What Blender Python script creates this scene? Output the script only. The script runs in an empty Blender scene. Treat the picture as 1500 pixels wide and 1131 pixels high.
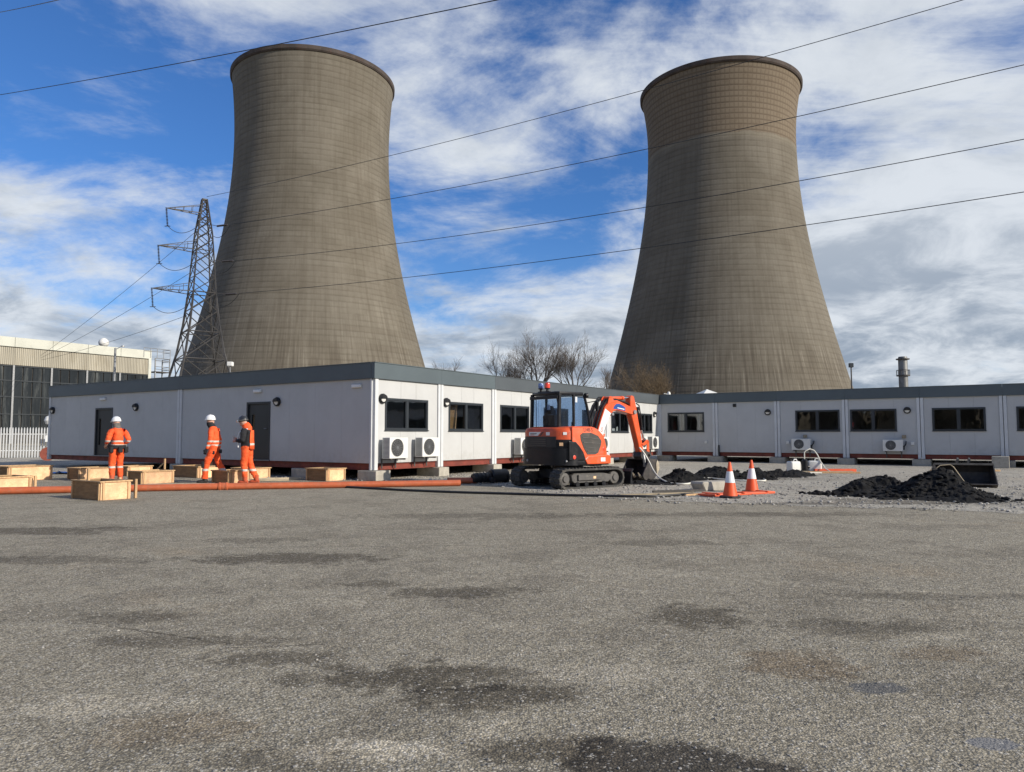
import bpy, bmesh, math, random
from mathutils import Vector, Matrix, noise as mnoise

C = bpy.context.scene.collection
R = math.radians
PI = math.pi
random.seed(7)

# ------------------------------------------------------------------ camera, sky, sun, exposure
cam_d = bpy.data.cameras.new('camera')
cam = bpy.data.objects.new('camera', cam_d)
C.objects.link(cam)
cam.location = (0, 0, 1.3)
cam.rotation_euler = (R(90) + 0.0667, 0, 0)
cam_d.sensor_width = 36
cam_d.lens = 36 * 1100 / 1500
cam_d.clip_end = 6000
bpy.context.scene.camera = cam

SUN_AZ, SUN_EL = R(119), R(25)          # azimuth clockwise from +Y
S = Vector((math.sin(SUN_AZ) * math.cos(SUN_EL), math.cos(SUN_AZ) * math.cos(SUN_EL), math.sin(SUN_EL)))
sun_d = bpy.data.lights.new('sun', 'SUN')
sun_d.energy = 5.0
sun_d.angle = R(0.55)
sun_d.color = (1.0, 0.93, 0.82)
sun = bpy.data.objects.new('sun', sun_d)
C.objects.link(sun)
sun.location = (60, -40, 60)
sun.rotation_euler = S.to_track_quat('Z', 'Y').to_euler()

world = bpy.data.worlds.new('World')
bpy.context.scene.world = world
world.use_nodes = True
wt = world.node_tree
wt.nodes.clear()


def nd(t, typ, **kw):
    n = t.nodes.new(typ)
    for k, v in kw.items():
        if k == 'ins':
            for a, b in v.items():
                n.inputs[a].default_value = b
        else:
            setattr(n, k, v)
    return n


class NT:
    """tiny helper for node graphs"""
    def __init__(self, t):
        self.t = t

    def link(self, a, b):
        self.t.links.new(a, b)

    def put(self, sock, v):
        if isinstance(v, bpy.types.NodeSocket):
            self.t.links.new(v, sock)
        else:
            sock.default_value = v

    def math(self, op, a, b=0.0, c=None, clamp=False):
        n = nd(self.t, 'ShaderNodeMath', operation=op, use_clamp=clamp)
        self.put(n.inputs[0], a)
        self.put(n.inputs[1], b)
        if c is not None:
            self.put(n.inputs[2], c)
        return n.outputs[0]

    def ramp(self, v, a, b, lo=0.0, hi=1.0, smooth=True):
        n = nd(self.t, 'ShaderNodeMapRange', interpolation_type='SMOOTHSTEP' if smooth else 'LINEAR')
        self.put(n.inputs[0], v)
        n.inputs[1].default_value = a
        n.inputs[2].default_value = b
        n.inputs[3].default_value = lo
        n.inputs[4].default_value = hi
        return n.outputs[0]

    def mix(self, f, a, b, blend='MIX'):
        n = nd(self.t, 'ShaderNodeMix', data_type='RGBA', blend_type=blend)
        self.put(n.inputs[0], f)
        for i, v in ((6, a), (7, b)):
            if isinstance(v, (tuple, list)) and len(v) == 3:
                v = (*v, 1)
            self.put(n.inputs[i], v)
        return n.outputs[2]

    def noise(self, vec, scale, detail=4, rough=0.55, dist=0.0, out='Fac', dim='3D'):
        n = nd(self.t, 'ShaderNodeTexNoise', noise_dimensions=dim)
        if vec is not None:
            self.t.links.new(vec, n.inputs['Vector'])
        n.inputs['Scale'].default_value = scale
        n.inputs['Detail'].default_value = detail
        n.inputs['Roughness'].default_value = rough
        n.inputs['Distortion'].default_value = dist
        return n.outputs[out]

    def voro(self, vec, scale, feature='F1', out='Distance', dim='3D'):
        n = nd(self.t, 'ShaderNodeTexVoronoi', feature=feature, voronoi_dimensions=dim)
        self.t.links.new(vec, n.inputs['Vector'])
        n.inputs['Scale'].default_value = scale
        return n.outputs[out]

    def vmath(self, op, a, b=None):
        n = nd(self.t, 'ShaderNodeVectorMath', operation=op)
        self.put(n.inputs[0], a)
        if b is not None:
            self.put(n.inputs[1], b)
        return n.outputs['Value'] if op in ('LENGTH', 'DISTANCE', 'DOT_PRODUCT') else n.outputs[0]

    def sep(self, v):
        n = nd(self.t, 'ShaderNodeSeparateXYZ')
        self.t.links.new(v, n.inputs[0])
        return n.outputs

    def comb(self, x, y, z=0.0):
        n = nd(self.t, 'ShaderNodeCombineXYZ')
        for i, v in enumerate((x, y, z)):
            self.put(n.inputs[i], v)
        return n.outputs[0]


SX, SY, OX, OY = 17.7654, 7.9999, 11.7724, 17.1957
# sky: clear Nishita sky with a deck of broken cloud over it, laid out on the sky's own dome
W = NT(wt)
sky = nd(wt, 'ShaderNodeTexSky', sky_type='NISHITA', sun_disc=False)
sky.sun_elevation = SUN_EL
sky.sun_rotation = SUN_AZ
sky.altitude = 0
sky.air_density = 1.0
sky.dust_density = 0.3
sky.ozone_density = 2.6
tc = nd(wt, 'ShaderNodeTexCoord')
dx, dy, dz = W.sep(tc.outputs['Generated'])
zz = W.math('ADD', W.math('MAXIMUM', dz, 0.0), 0.24)
px, py = W.math('DIVIDE', dx, zz), W.math('DIVIDE', dy, zz)
pv = W.comb(px, py, 0.0)
rot = nd(wt, 'ShaderNodeMapping', ins={'Rotation': (0, 0, R(-52)), 'Scale': (0.75, 1.4, 1), 'Location': (SX, SY, 0)})
W.link(pv, rot.inputs[0])
off = nd(wt, 'ShaderNodeMapping', ins={'Location': (OX, OY, 0)})
W.link(pv, off.inputs[0])
po = off.outputs[0]
wisp = W.noise(rot.outputs[0], 1.7, 10, 0.66, 1.1)
big = W.noise(po, 0.75, 3, 0.5, 0.2)
puff = W.noise(po, 1.7, 12, 0.64, 0.3)
low = W.math('SUBTRACT', 1.0, W.ramp(dz, 0.06, 0.42))
right = W.ramp(dx, -0.25, 0.55)
cov = W.math('ADD', W.math('MULTIPLY', puff, 0.86), W.math('MULTIPLY', big, 0.75))
cov = W.math('ADD', cov, W.math('MULTIPLY', wisp, 0.34))
cov = W.math('ADD', cov, W.math('MULTIPLY', low, 0.25))
cov = W.math('ADD', cov, W.math('MULTIPLY', right, 0.15))
mask = W.math('MULTIPLY', W.ramp(cov, 0.97, 1.215), 0.96)
shade = W.noise(po, 3.1, 7, 0.62, 0.4)
thick = W.math('ADD', W.math('MULTIPLY', shade, 0.8), W.math('MULTIPLY', cov, 0.30))
gray = W.math('MULTIPLY', W.ramp(thick, 0.66, 0.92), W.math('ADD', 0.3, W.math('MULTIPLY', low, 0.7)))
ccol = W.mix(gray, (8.3, 8.8, 9.4), (3.2, 3.9, 4.9))
hor = W.ramp(dz, 0.0, 0.30, 1.0, 0.0)
deep = W.mix(1.0, sky.outputs[0], (0.55, 0.96, 1.5), 'MULTIPLY')
clear = W.mix(W.math('MULTIPLY', hor, 0.30), deep, (4.6, 5.9, 7.3))
col = W.mix(mask, clear, ccol)
bg = nd(wt, 'ShaderNodeBackground', ins={'Strength': 0.09})
W.link(col, bg.inputs[0])
wo = nd(wt, 'ShaderNodeOutputWorld')
W.link(bg.outputs[0], wo.inputs[0])

vs = bpy.context.scene.view_settings
vs.view_transform = 'Standard'
vs.look = 'None'
vs.gamma = 1
vs.use_curve_mapping = False
vs.exposure = 0.0
bpy.context.scene.cycles.use_denoising = True
bpy.context.scene.cycles.max_bounces = 6
bpy.context.scene.cycles.transparent_max_bounces = 8


# ------------------------------------------------------------------ mesh helpers
class MB:
    def __init__(self):
        self.bm = bmesh.new()
        self.mi = 0

    def _new(self, verts, faces):
        vs_ = [self.bm.verts.new(v) for v in verts]
        out = []
        for f in faces:
            try:
                fc = self.bm.faces.new([vs_[i] for i in f])
                fc.material_index = self.mi
                out.append(fc)
            except ValueError:
                pass
        return out

    def box(self, x0, x1, y0, y1, z0, z1, m=None):
        v = [(x, y, z) for z in (z0, z1) for y in (y0, y1) for x in (x0, x1)]
        if m is not None:
            v = [m(*p) if callable(m) else m @ Vector(p) for p in v]
        self._new(v, [(0, 1, 3, 2), (4, 6, 7, 5), (0, 4, 5, 1), (2, 3, 7, 6), (0, 2, 6, 4), (1, 5, 7, 3)])
        return self

    def ring(self, c, axis, r, n, ref=None, ry=None):
        axis = Vector(axis).normalized()
        ref = Vector(ref) if ref is not None else (Vector((0, 0, 1)) if abs(axis.z) < 0.95 else Vector((1, 0, 0)))
        a = axis.cross(ref).normalized()
        b = a.cross(axis).normalized()
        ry = r if ry is None else ry
        return [Vector(c) + a * (r * math.cos(2 * PI * i / n)) + b * (ry * math.sin(2 * PI * i / n)) for i in range(n)]

    def tube(self, p0, p1, r0, r1=None, n=10, caps=True):
        return self.path([p0, p1], [r0, r0 if r1 is None else r1], n, caps)

    def path(self, pts, r, n=8, caps=True, closed=False):
        pts = [Vector(p) for p in pts]
        rs = list(r) if isinstance(r, (list, tuple)) else [r] * len(pts)
        verts, faces = [], []
        L = len(pts)
        ref = None
        for i, p in enumerate(pts):
            a = pts[max(i - 1, 0)] if not closed else pts[i - 1]
            b = pts[min(i + 1, L - 1)] if not closed else pts[(i + 1) % L]
            t = (b - a).normalized()
            if ref is None:
                ref = Vector((0, 0, 1)) if abs(t.z) < 0.9 else Vector((1, 0, 0))
            s = t.cross(ref).normalized()
            ref = s.cross(t).normalized()
            for k in range(n):
                an = 2 * PI * k / n
                verts.append(p + s * (rs[i] * math.cos(an)) + ref * (rs[i] * math.sin(an)))
        for i in range(L if closed else L - 1):
            j = (i + 1) % L
            for k in range(n):
                k2 = (k + 1) % n
                faces.append((i * n + k, i * n + k2, j * n + k2, j * n + k))
        if caps and not closed:
            faces.append(tuple(range(n))[::-1])
            faces.append(tuple((L - 1) * n + k for k in range(n)))
        self._new(verts, faces)
        return self

    def bar(self, p0, p1, w, h=None, up=(0, 0, 1)):
        """rectangular bar"""
        h = w if h is None else h
        p0, p1 = Vector(p0), Vector(p1)
        t = (p1 - p0).normalized()
        up = Vector(up)
        if abs(t.dot(up)) > 0.97:
            up = Vector((1, 0, 0))
        s = t.cross(up).normalized()
        u = s.cross(t).normalized()
        v = []
        for p in (p0, p1):
            for a, b in ((-1, -1), (1, -1), (1, 1), (-1, 1)):
                v.append(p + s * (a * w / 2) + u * (b * h / 2))
        self._new(v, [(3, 2, 1, 0), (4, 5, 6, 7), (0, 1, 5, 4), (1, 2, 6, 5), (2, 3, 7, 6), (3, 0, 4, 7)])
        return self

    def lathe(self, prof, n=24, c=(0, 0, 0), closed=False, sx=1.0, sy=1.0, m=None):
        verts, faces = [], []
        for r, z in prof:
            for k in range(n):
                a = 2 * PI * k / n
                v = Vector((c[0] + sx * r * math.cos(a), c[1] + sy * r * math.sin(a), c[2] + z))
                verts.append(m @ v if m is not None else v)
        P = len(prof)
        for i in range(P if closed else P - 1):
            j = (i + 1) % P
            for k in range(n):
                k2 = (k + 1) % n
                faces.append((i * n + k, i * n + k2, j * n + k2, j * n + k))
        if not closed:
            if prof[0][0] > 1e-4:
                faces.append(tuple(range(n))[::-1])
            if prof[-1][0] > 1e-4:
                faces.append(tuple((P - 1) * n + k for k in range(n)))
        self._new(verts, faces)
        return self

    def prism(self, poly, d0, d1, m):
        """poly in (a, b); extruded d0..d1; m(a, b, d) -> point"""
        n = len(poly)
        v = [m(a, b, d0) for a, b in poly] + [m(a, b, d1) for a, b in poly]
        f = [tuple(range(n))[::-1], tuple(range(n, 2 * n))]
        f += [(i, (i + 1) % n, n + (i + 1) % n, n + i) for i in range(n)]
        self._new(v, f)
        return self

    def build(self, name, mats, parent=None, bevel=0.0, seg=1, smooth=False, recalc=True, ang=35, weld=False):
        bm = self.bm
        if weld:
            bmesh.ops.remove_doubles(bm, verts=bm.verts, dist=1e-4)
        if recalc:
            bmesh.ops.recalc_face_normals(bm, faces=bm.faces)
        if bevel > 0:
            es = [e for e in bm.edges if len(e.link_faces) == 2 and e.calc_face_angle(0) > R(40)]
            bmesh.ops.bevel(bm, geom=es, offset=bevel, segments=seg, profile=0.6, affect='EDGES', clamp_overlap=True)
        me = bpy.data.meshes.new(name)
        bm.to_mesh(me)
        bm.free()
        if not isinstance(mats, (list, tuple)):
            mats = [mats]
        for m in mats:
            me.materials.append(m)
        if smooth:
            me.shade_smooth()
            me.set_sharp_from_angle(angle=R(ang))
        o = bpy.data.objects.new(name, me)
        C.objects.link(o)
        if parent is not None:
            o.parent = parent
        return o


def tag(o, label=None, cat=None, group=None, kind=None):
    for k, v in (('label', label), ('category', cat), ('group', group), ('kind', kind)):
        if v:
            o[k] = v
    return o


def thing(name, label, cat, loc=(0, 0, 0), rotz=0.0, group=None):
    o = bpy.data.objects.new(name, None)
    o.empty_display_size = 0.2
    C.objects.link(o)
    o.location = loc
    o.rotation_euler = (0, 0, rotz)
    return tag(o, label, cat, group)


def copy_tree(o, parent=None):
    c = o.copy()
    C.objects.link(c)
    if parent is not None:
        c.parent = parent
    for ch in list(o.children):
        copy_tree(ch, c)
    return c


def share(name, me, parent, loc=(0, 0, 0), rot=(0, 0, 0), scale=(1, 1, 1)):
    o = bpy.data.objects.new(name, me)
    C.objects.link(o)
    o.parent = parent
    o.location, o.rotation_euler, o.scale = loc, rot, scale
    return o


# ------------------------------------------------------------------ materials
_mats = {}


def pm(name, col, rough=0.6, metal=0.0, var=0.12, vs_=2.0, bump=0.0, bs=60.0, dirt=None, dirt_amt=0.0, spec=0.5, coat=0.0,
       stretch=(1, 1, 1), grain=0.0, gs=40.0, rand=0.0, splash=0.0):
    """principled with uneven colour, optional dirt and fine relief"""
    if name in _mats:
        return _mats[name]
    m = bpy.data.materials.new(name)
    m.use_nodes = True
    t = m.node_tree
    b = t.nodes['Principled BSDF']
    N = NT(t)
    tcn = nd(t, 'ShaderNodeTexCoord')
    mp = nd(t, 'ShaderNodeMapping', ins={'Scale': stretch})
    N.link(tcn.outputs['Object'], mp.inputs[0])
    v = mp.outputs[0]
    n1 = N.noise(v, vs_, 5, 0.6, 0.3)
    f = N.ramp(n1, 0.3, 0.7)
    lo = tuple(c * (1 - var) for c in col)
    hi = tuple(min(c * (1 + var), 1) for c in col)
    c = N.mix(f, lo, hi)
    if grain:
        g = N.noise(v, gs, 3, 0.7)
        c = N.mix(N.math('MULTIPLY', N.ramp(g, 0.35, 0.65), grain), c, tuple(x * 0.45 for x in col))
    if dirt is not None:
        d = N.noise(v, vs_ * 2.3, 7, 0.68, 0.5)
        c = N.mix(N.math('MULTIPLY', N.ramp(d, 0.5, 0.72), dirt_amt), c, dirt)
        N.link(N.ramp(d, 0.45, 0.75, rough, min(rough + 0.25, 1)), b.inputs['Roughness'])
    else:
        b.inputs['Roughness'].default_value = rough
    if splash:                                            # mud thrown up from the yard, rain streaks
        gp = nd(t, 'ShaderNodeNewGeometry')
        pos = gp.outputs['Position']
        zc = N.sep(pos)[2]
        sp = N.math('MULTIPLY', N.ramp(zc, 1.15, 0.45), N.ramp(N.noise(pos, 6.0, 7, 0.7), 0.40, 0.62))
        c = N.mix(N.math('MULTIPLY', sp, splash), c, (0.30, 0.26, 0.20))
        stm = nd(t, 'ShaderNodeMapping', ins={'Scale': (5, 5, 0.25)})
        N.link(pos, stm.inputs[0])
        rk = N.ramp(N.noise(stm.outputs[0], 1.0, 4, 0.6), 0.56, 0.75)
        c = N.mix(N.math('MULTIPLY', rk, splash * 0.45), c, (0.36, 0.33, 0.28))
    if rand:
        oi = nd(t, 'ShaderNodeObjectInfo')
        g_ = N.ramp(oi.outputs['Random'], 0, 1, 1 - rand, 1 + rand * 0.6, smooth=False)
        c = N.mix(1.0, c, N.comb(g_, g_, g_), 'MULTIPLY')
    N.link(c, b.inputs['Base Color'])
    b.inputs['Metallic'].default_value = metal
    b.inputs['Specular IOR Level'].default_value = spec
    b.inputs['Coat Weight'].default_value = coat
    if bump:
        bn = nd(t, 'ShaderNodeBump', ins={'Strength': bump, 'Distance': 0.02})
        N.link(N.noise(v, bs, 4, 0.6), bn.inputs['Height'])
        N.link(bn.outputs[0], b.inputs['Normal'])
    _mats[name] = m
    return m


def glass_mat(name, tint=(0.75, 0.82, 0.85), refl=0.10):
    if name in _mats:
        return _mats[name]
    m = bpy.data.materials.new(name)
    m.use_nodes = True
    t = m.node_tree
    t.nodes.clear()
    N = NT(t)
    tr = nd(t, 'ShaderNodeBsdfTransparent')
    tr.inputs[0].default_value = (*tint, 1)
    gl = nd(t, 'ShaderNodeBsdfGlossy')
    gl.inputs['Roughness'].default_value = 0.02
    tcn = nd(t, 'ShaderNodeTexCoord')
    bn = nd(t, 'ShaderNodeBump', ins={'Strength': 0.06, 'Distance': 0.05})
    N.link(N.noise(tcn.outputs['Object'], 2.2, 1, 0.4), bn.inputs['Height'])
    N.link(bn.outputs[0], gl.inputs['Normal'])
    lw = nd(t, 'ShaderNodeLayerWeight', ins={'Blend': 0.5})
    mx = nd(t, 'ShaderNodeMixShader')
    N.link(N.math('ADD', N.math('MULTIPLY', N.math('POWER', lw.outputs['Facing'], 5.0), 0.9), refl, clamp=True), mx.inputs[0])
    N.link(tr.outputs[0], mx.inputs[1])
    N.link(gl.outputs[0], mx.inputs[2])
    out = nd(t, 'ShaderNodeOutputMaterial')
    N.link(mx.outputs[0], out.inputs[0])
    _mats[name] = m
    return m


M_wall = pm('pale_grey_cladding', (0.50, 0.50, 0.487), 0.5, var=0.04, vs_=0.9, dirt=(0.38, 0.37, 0.34), dirt_amt=0.07, bump=0.03, bs=8, rand=0.02, splash=0.2)
M_post = pm('grey_white_post', (0.60, 0.61, 0.61), 0.5, var=0.05, dirt=(0.4, 0.38, 0.34), dirt_amt=0.15)
M_fascia = pm('slate_grey_fascia', (0.09, 0.113, 0.122), 0.45, var=0.08, vs_=0.7, bump=0.02, bs=6, rand=0.05)
M_fascia2 = pm('mid_grey_fascia', (0.078, 0.089, 0.096), 0.45, var=0.08, vs_=0.7, bump=0.02, bs=6, rand=0.05)
M_frame = pm('anthracite_frame', (0.028, 0.033, 0.038), 0.35, var=0.1)
M_door = pm('anthracite_door', (0.022, 0.027, 0.03), 0.4, var=0.12)
M_black = pm('black_plastic', (0.012, 0.012, 0.013), 0.45, var=0.2, dirt=(0.06, 0.055, 0.05), dirt_amt=0.35)
M_blackp = pm('black_paint', (0.010, 0.0105, 0.013), 0.35, var=0.2, dirt=(0.024, 0.022, 0.02), dirt_amt=0.35, vs_=4, spec=0.3)
M_seal = pm('dark_joint', (0.02, 0.02, 0.02), 0.8)
M_chassis = pm('red_oxide_steel', (0.19, 0.036, 0.022), 0.6, var=0.25, dirt=(0.09, 0.045, 0.03), dirt_amt=0.6, vs_=3)
M_block = pm('concrete_block', (0.40, 0.37, 0.31), 0.9, var=0.15, vs_=5, bump=0.4, bs=40, dirt=(0.2, 0.18, 0.15), dirt_amt=0.4)
M_white = pm('white_plastic', (0.72, 0.71, 0.67), 0.45, var=0.04, dirt=(0.5, 0.47, 0.4), dirt_amt=0.15)
M_fin = pm('condenser_fins', (0.07, 0.07, 0.07), 0.5, metal=0.4, var=0.2, stretch=(1, 1, 30))
M_glass = glass_mat('window_glass', (0.84, 0.87, 0.88), 0.09)
M_cabglass = glass_mat('cab_glass', (0.66, 0.75, 0.86), 0.045)
M_inside = pm('interior_lining', (0.30, 0.30, 0.29), 0.8, var=0.05)
M_floor_in = pm('interior_floor', (0.12, 0.11, 0.10), 0.7)
M_roof = pm('roof_membrane', (0.10, 0.105, 0.11), 0.8)
M_ply = pm('plywood', (0.31, 0.175, 0.075), 0.75, var=0.25, vs_=3, stretch=(1, 1, 6), grain=0.35, gs=26, bump=0.15, dirt=(0.30, 0.14, 0.06), dirt_amt=0.4, rand=0.3)  # darker copy of the ply, with the crates' shade in its colour
M_ply_lit = pm('ply_sunlit_tone', (0.86, 0.53, 0.30), 0.75, var=0.2, vs_=4, grain=0.25, gs=30, bump=0.15, dirt=(0.45, 0.24, 0.11), dirt_amt=0.3, rand=0.3)  # same ply lightened, sunlight of the crate ends put into the colour
M_batten = pm('softwood_batten', (0.58, 0.37, 0.19), 0.75, var=0.2, vs_=3, stretch=(6, 6, 1), grain=0.25, gs=30, bump=0.15, dirt=(0.25, 0.17, 0.09), dirt_amt=0.35, rand=0.3)
M_plank = pm('weathered_plank', (0.46, 0.38, 0.26), 0.8, var=0.25, vs_=3, stretch=(1, 6, 6), grain=0.3, gs=30, bump=0.2, rand=0.3)
M_concrete = pm('wet_concrete', (0.24, 0.225, 0.2), 0.9, var=0.2, vs_=6, bump=0.5, bs=30)
M_pipe = pm('terracotta_pipe', (0.47, 0.115, 0.045), 0.4, var=0.12, vs_=5, dirt=(0.34, 0.2, 0.13), dirt_amt=0.35)
M_rubber = pm('black_rubber', (0.020, 0.020, 0.021), 0.65, var=0.2, dirt=(0.12, 0.11, 0.095), dirt_amt=0.6, vs_=5, bump=0.2)
M_track = pm('dusty_track_rubber', (0.045, 0.043, 0.040), 0.8, var=0.25, dirt=(0.16, 0.145, 0.12), dirt_amt=0.75, vs_=6, bump=0.3)
M_dusty = pm('dusty_steel', (0.085, 0.08, 0.075), 0.6, var=0.25, dirt=(0.2, 0.18, 0.15), dirt_amt=0.6, vs_=5, bump=0.1)
M_steel = pm('galvanised_steel', (0.28, 0.285, 0.29), 0.5, metal=0.6, var=0.2, vs_=6)
M_pylon = pm('weathered_galvanised', (0.075, 0.07, 0.066), 0.6, metal=0.25, var=0.35, vs_=0.6)
M_chrome = pm('chrome_rod', (0.75, 0.75, 0.76), 0.15, metal=1.0, var=0.03)
M_orange = pm('orange_paint', (0.78, 0.098, 0.018), 0.35, var=0.1, vs_=3, dirt=(0.36, 0.13, 0.07), dirt_amt=0.6, coat=0.35)
M_redor = pm('faded_red_paint', (0.64, 0.09, 0.022), 0.4, var=0.15, vs_=4, dirt=(0.2, 0.09, 0.06), dirt_amt=0.65)
M_decal = pm('white_decal', (0.78, 0.78, 0.76), 0.4, var=0.04)
M_blue = pm('blue_decal', (0.014, 0.075, 0.30), 0.4, var=0.1)
M_lettering = pm('dark_lettering', (0.03, 0.03, 0.035), 0.4)
M_redlet = pm('red_lettering', (0.65, 0.06, 0.03), 0.4)
M_grille = pm('dark_grille', (0.052, 0.047, 0.042), 0.5, var=0.2, dirt=(0.14, 0.12, 0.1), dirt_amt=0.5)
M_soil = pm('black_soil', (0.007, 0.007, 0.0075), 0.9, var=0.45, vs_=4, bump=1.0, bs=22, dirt=(0.040, 0.034, 0.028), dirt_amt=0.7, spec=0.25)
M_line = pm('conductor', (0.03, 0.03, 0.032), 0.5, metal=0.3)
M_insul = pm('brown_insulator', (0.035, 0.03, 0.03), 0.25)
M_bark = pm('bark', (0.075, 0.062, 0.052), 0.9, var=0.3)
M_twig = pm('grey_twigs', (0.105, 0.088, 0.075), 0.9, var=0.25, vs_=0.5)
M_twig2 = pm('golden_twigs', (0.135, 0.096, 0.055), 0.9, var=0.3, vs_=0.5)
M_conew = pm('reflective_sleeve', (0.78, 0.79, 0.80), 0.35, var=0.05, dirt=(0.5, 0.48, 0.44), dirt_amt=0.3)
M_coneo = pm('cone_orange', (0.82, 0.10, 0.02), 0.5, var=0.1, dirt=(0.5, 0.12, 0.05), dirt_amt=0.3)
M_barrier = pm('orange_barrier_plastic', (0.72, 0.10, 0.03), 0.5, var=0.12, dirt=(0.5, 0.22, 0.14), dirt_amt=0.4)
M_tarp = pm('blue_sheet', (0.03, 0.10, 0.34), 0.5, var=0.3, vs_=9)
M_hose = pm('white_hose', (0.66, 0.64, 0.56), 0.5, var=0.08)
M_skin = pm('skin', (0.52, 0.30, 0.22), 0.55, var=0.08, vs_=20)
M_helmet = pm('white_helmet', (0.80, 0.80, 0.79), 0.3, var=0.02, coat=0.3)
M_helmetb = pm('dark_helmet', (0.03, 0.032, 0.036), 0.3, var=0.1, coat=0.3)
M_cloth = pm('black_cloth', (0.014, 0.014, 0.017), 0.85, var=0.3, vs_=12, bump=0.3, bs=30)
M_hair = pm('grey_cloth', (0.14, 0.125, 0.11), 0.9, var=0.2, vs_=20)
M_boot = pm('dark_boot', (0.035, 0.032, 0.03), 0.7, var=0.3, vs_=15)
M_creamtop = pm('cream_parapet', (0.52, 0.52, 0.45), 0.7, var=0.08, vs_=0.2, dirt=(0.3, 0.28, 0.22), dirt_amt=0.3)
M_rib = pm('ribbed_beige_sheet', (0.38, 0.35, 0.28), 0.7, var=0.14, vs_=0.25, stretch=(1, 1, 0.2), dirt=(0.22, 0.18, 0.12), dirt_amt=0.4)
M_darkglaze = pm('streaked_dark_glazing', (0.014, 0.017, 0.019), 0.18, var=0.5, vs_=0.3, stretch=(1, 1, 0.15), dirt=(0.1, 0.11, 0.105), dirt_amt=0.55)  # pale vertical streaks over the dark pane colour
M_lens_b = pm('blue_lens', (0.10, 0.16, 0.36), 0.15, var=0.1, coat=0.5)
M_lens_r = pm('red_lens', (0.72, 0.05, 0.02), 0.15, var=0.1, coat=0.5)
M_bucket = pm('worn_bucket_steel', (0.05, 0.045, 0.042), 0.5, var=0.3, dirt=(0.13, 0.1, 0.08), dirt_amt=0.6, vs_=5)
M_bright = pm('worn_and_sunlit_steel', (0.5, 0.43, 0.32), 0.5, metal=0.3, var=0.2, vs_=7)  # worn tooth steel; on the bucket flank it paints in the sunlight
M_stone = pm('loose_stone', (0.30, 0.285, 0.26), 0.9, var=0.45, vs_=1.7)
M_rust = pm('rusty_red', (0.22, 0.05, 0.03), 0.7, var=0.3)


def hivis(name, bands):
    """orange work cloth with grey reflective tape printed at heights z0..z1 (the figure's own frame)"""
    m = bpy.data.materials.new(name)
    m.use_nodes = True
    t = m.node_tree
    b = t.nodes['Principled BSDF']
    N = NT(t)
    tcn = nd(t, 'ShaderNodeTexCoord')
    v = tcn.outputs['Object']
    z = N.sep(v)[2]
    n1 = N.noise(v, 9, 4, 0.6)
    c = N.mix(N.ramp(n1, 0.3, 0.7), (0.78, 0.085, 0.014), (0.92, 0.13, 0.03))
    dn = N.noise(v, 17, 5, 0.7)
    c = N.mix(N.math('MULTIPLY', N.ramp(dn, 0.55, 0.75), 0.35), c, (0.35, 0.09, 0.04))
    zw = N.math('ADD', z, N.math('MULTIPLY', N.math('SUBTRACT', N.noise(v, 5, 2), 0.5), 0.03))
    for z0, z1 in bands:
        f = N.math('MULTIPLY', N.math('GREATER_THAN', zw, z0), N.math('LESS_THAN', zw, z1))
        c = N.mix(f, c, (0.55, 0.53, 0.47))
    N.link(c, b.inputs['Base Color'])
    b.inputs['Roughness'].default_value = 0.8
    bn = nd(t, 'ShaderNodeBump', ins={'Strength': 0.6, 'Distance': 0.03})
    N.link(N.noise(v, 14, 3, 0.6), bn.inputs['Height'])
    N.link(bn.outputs[0], b.inputs['Normal'])
    return m


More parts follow.
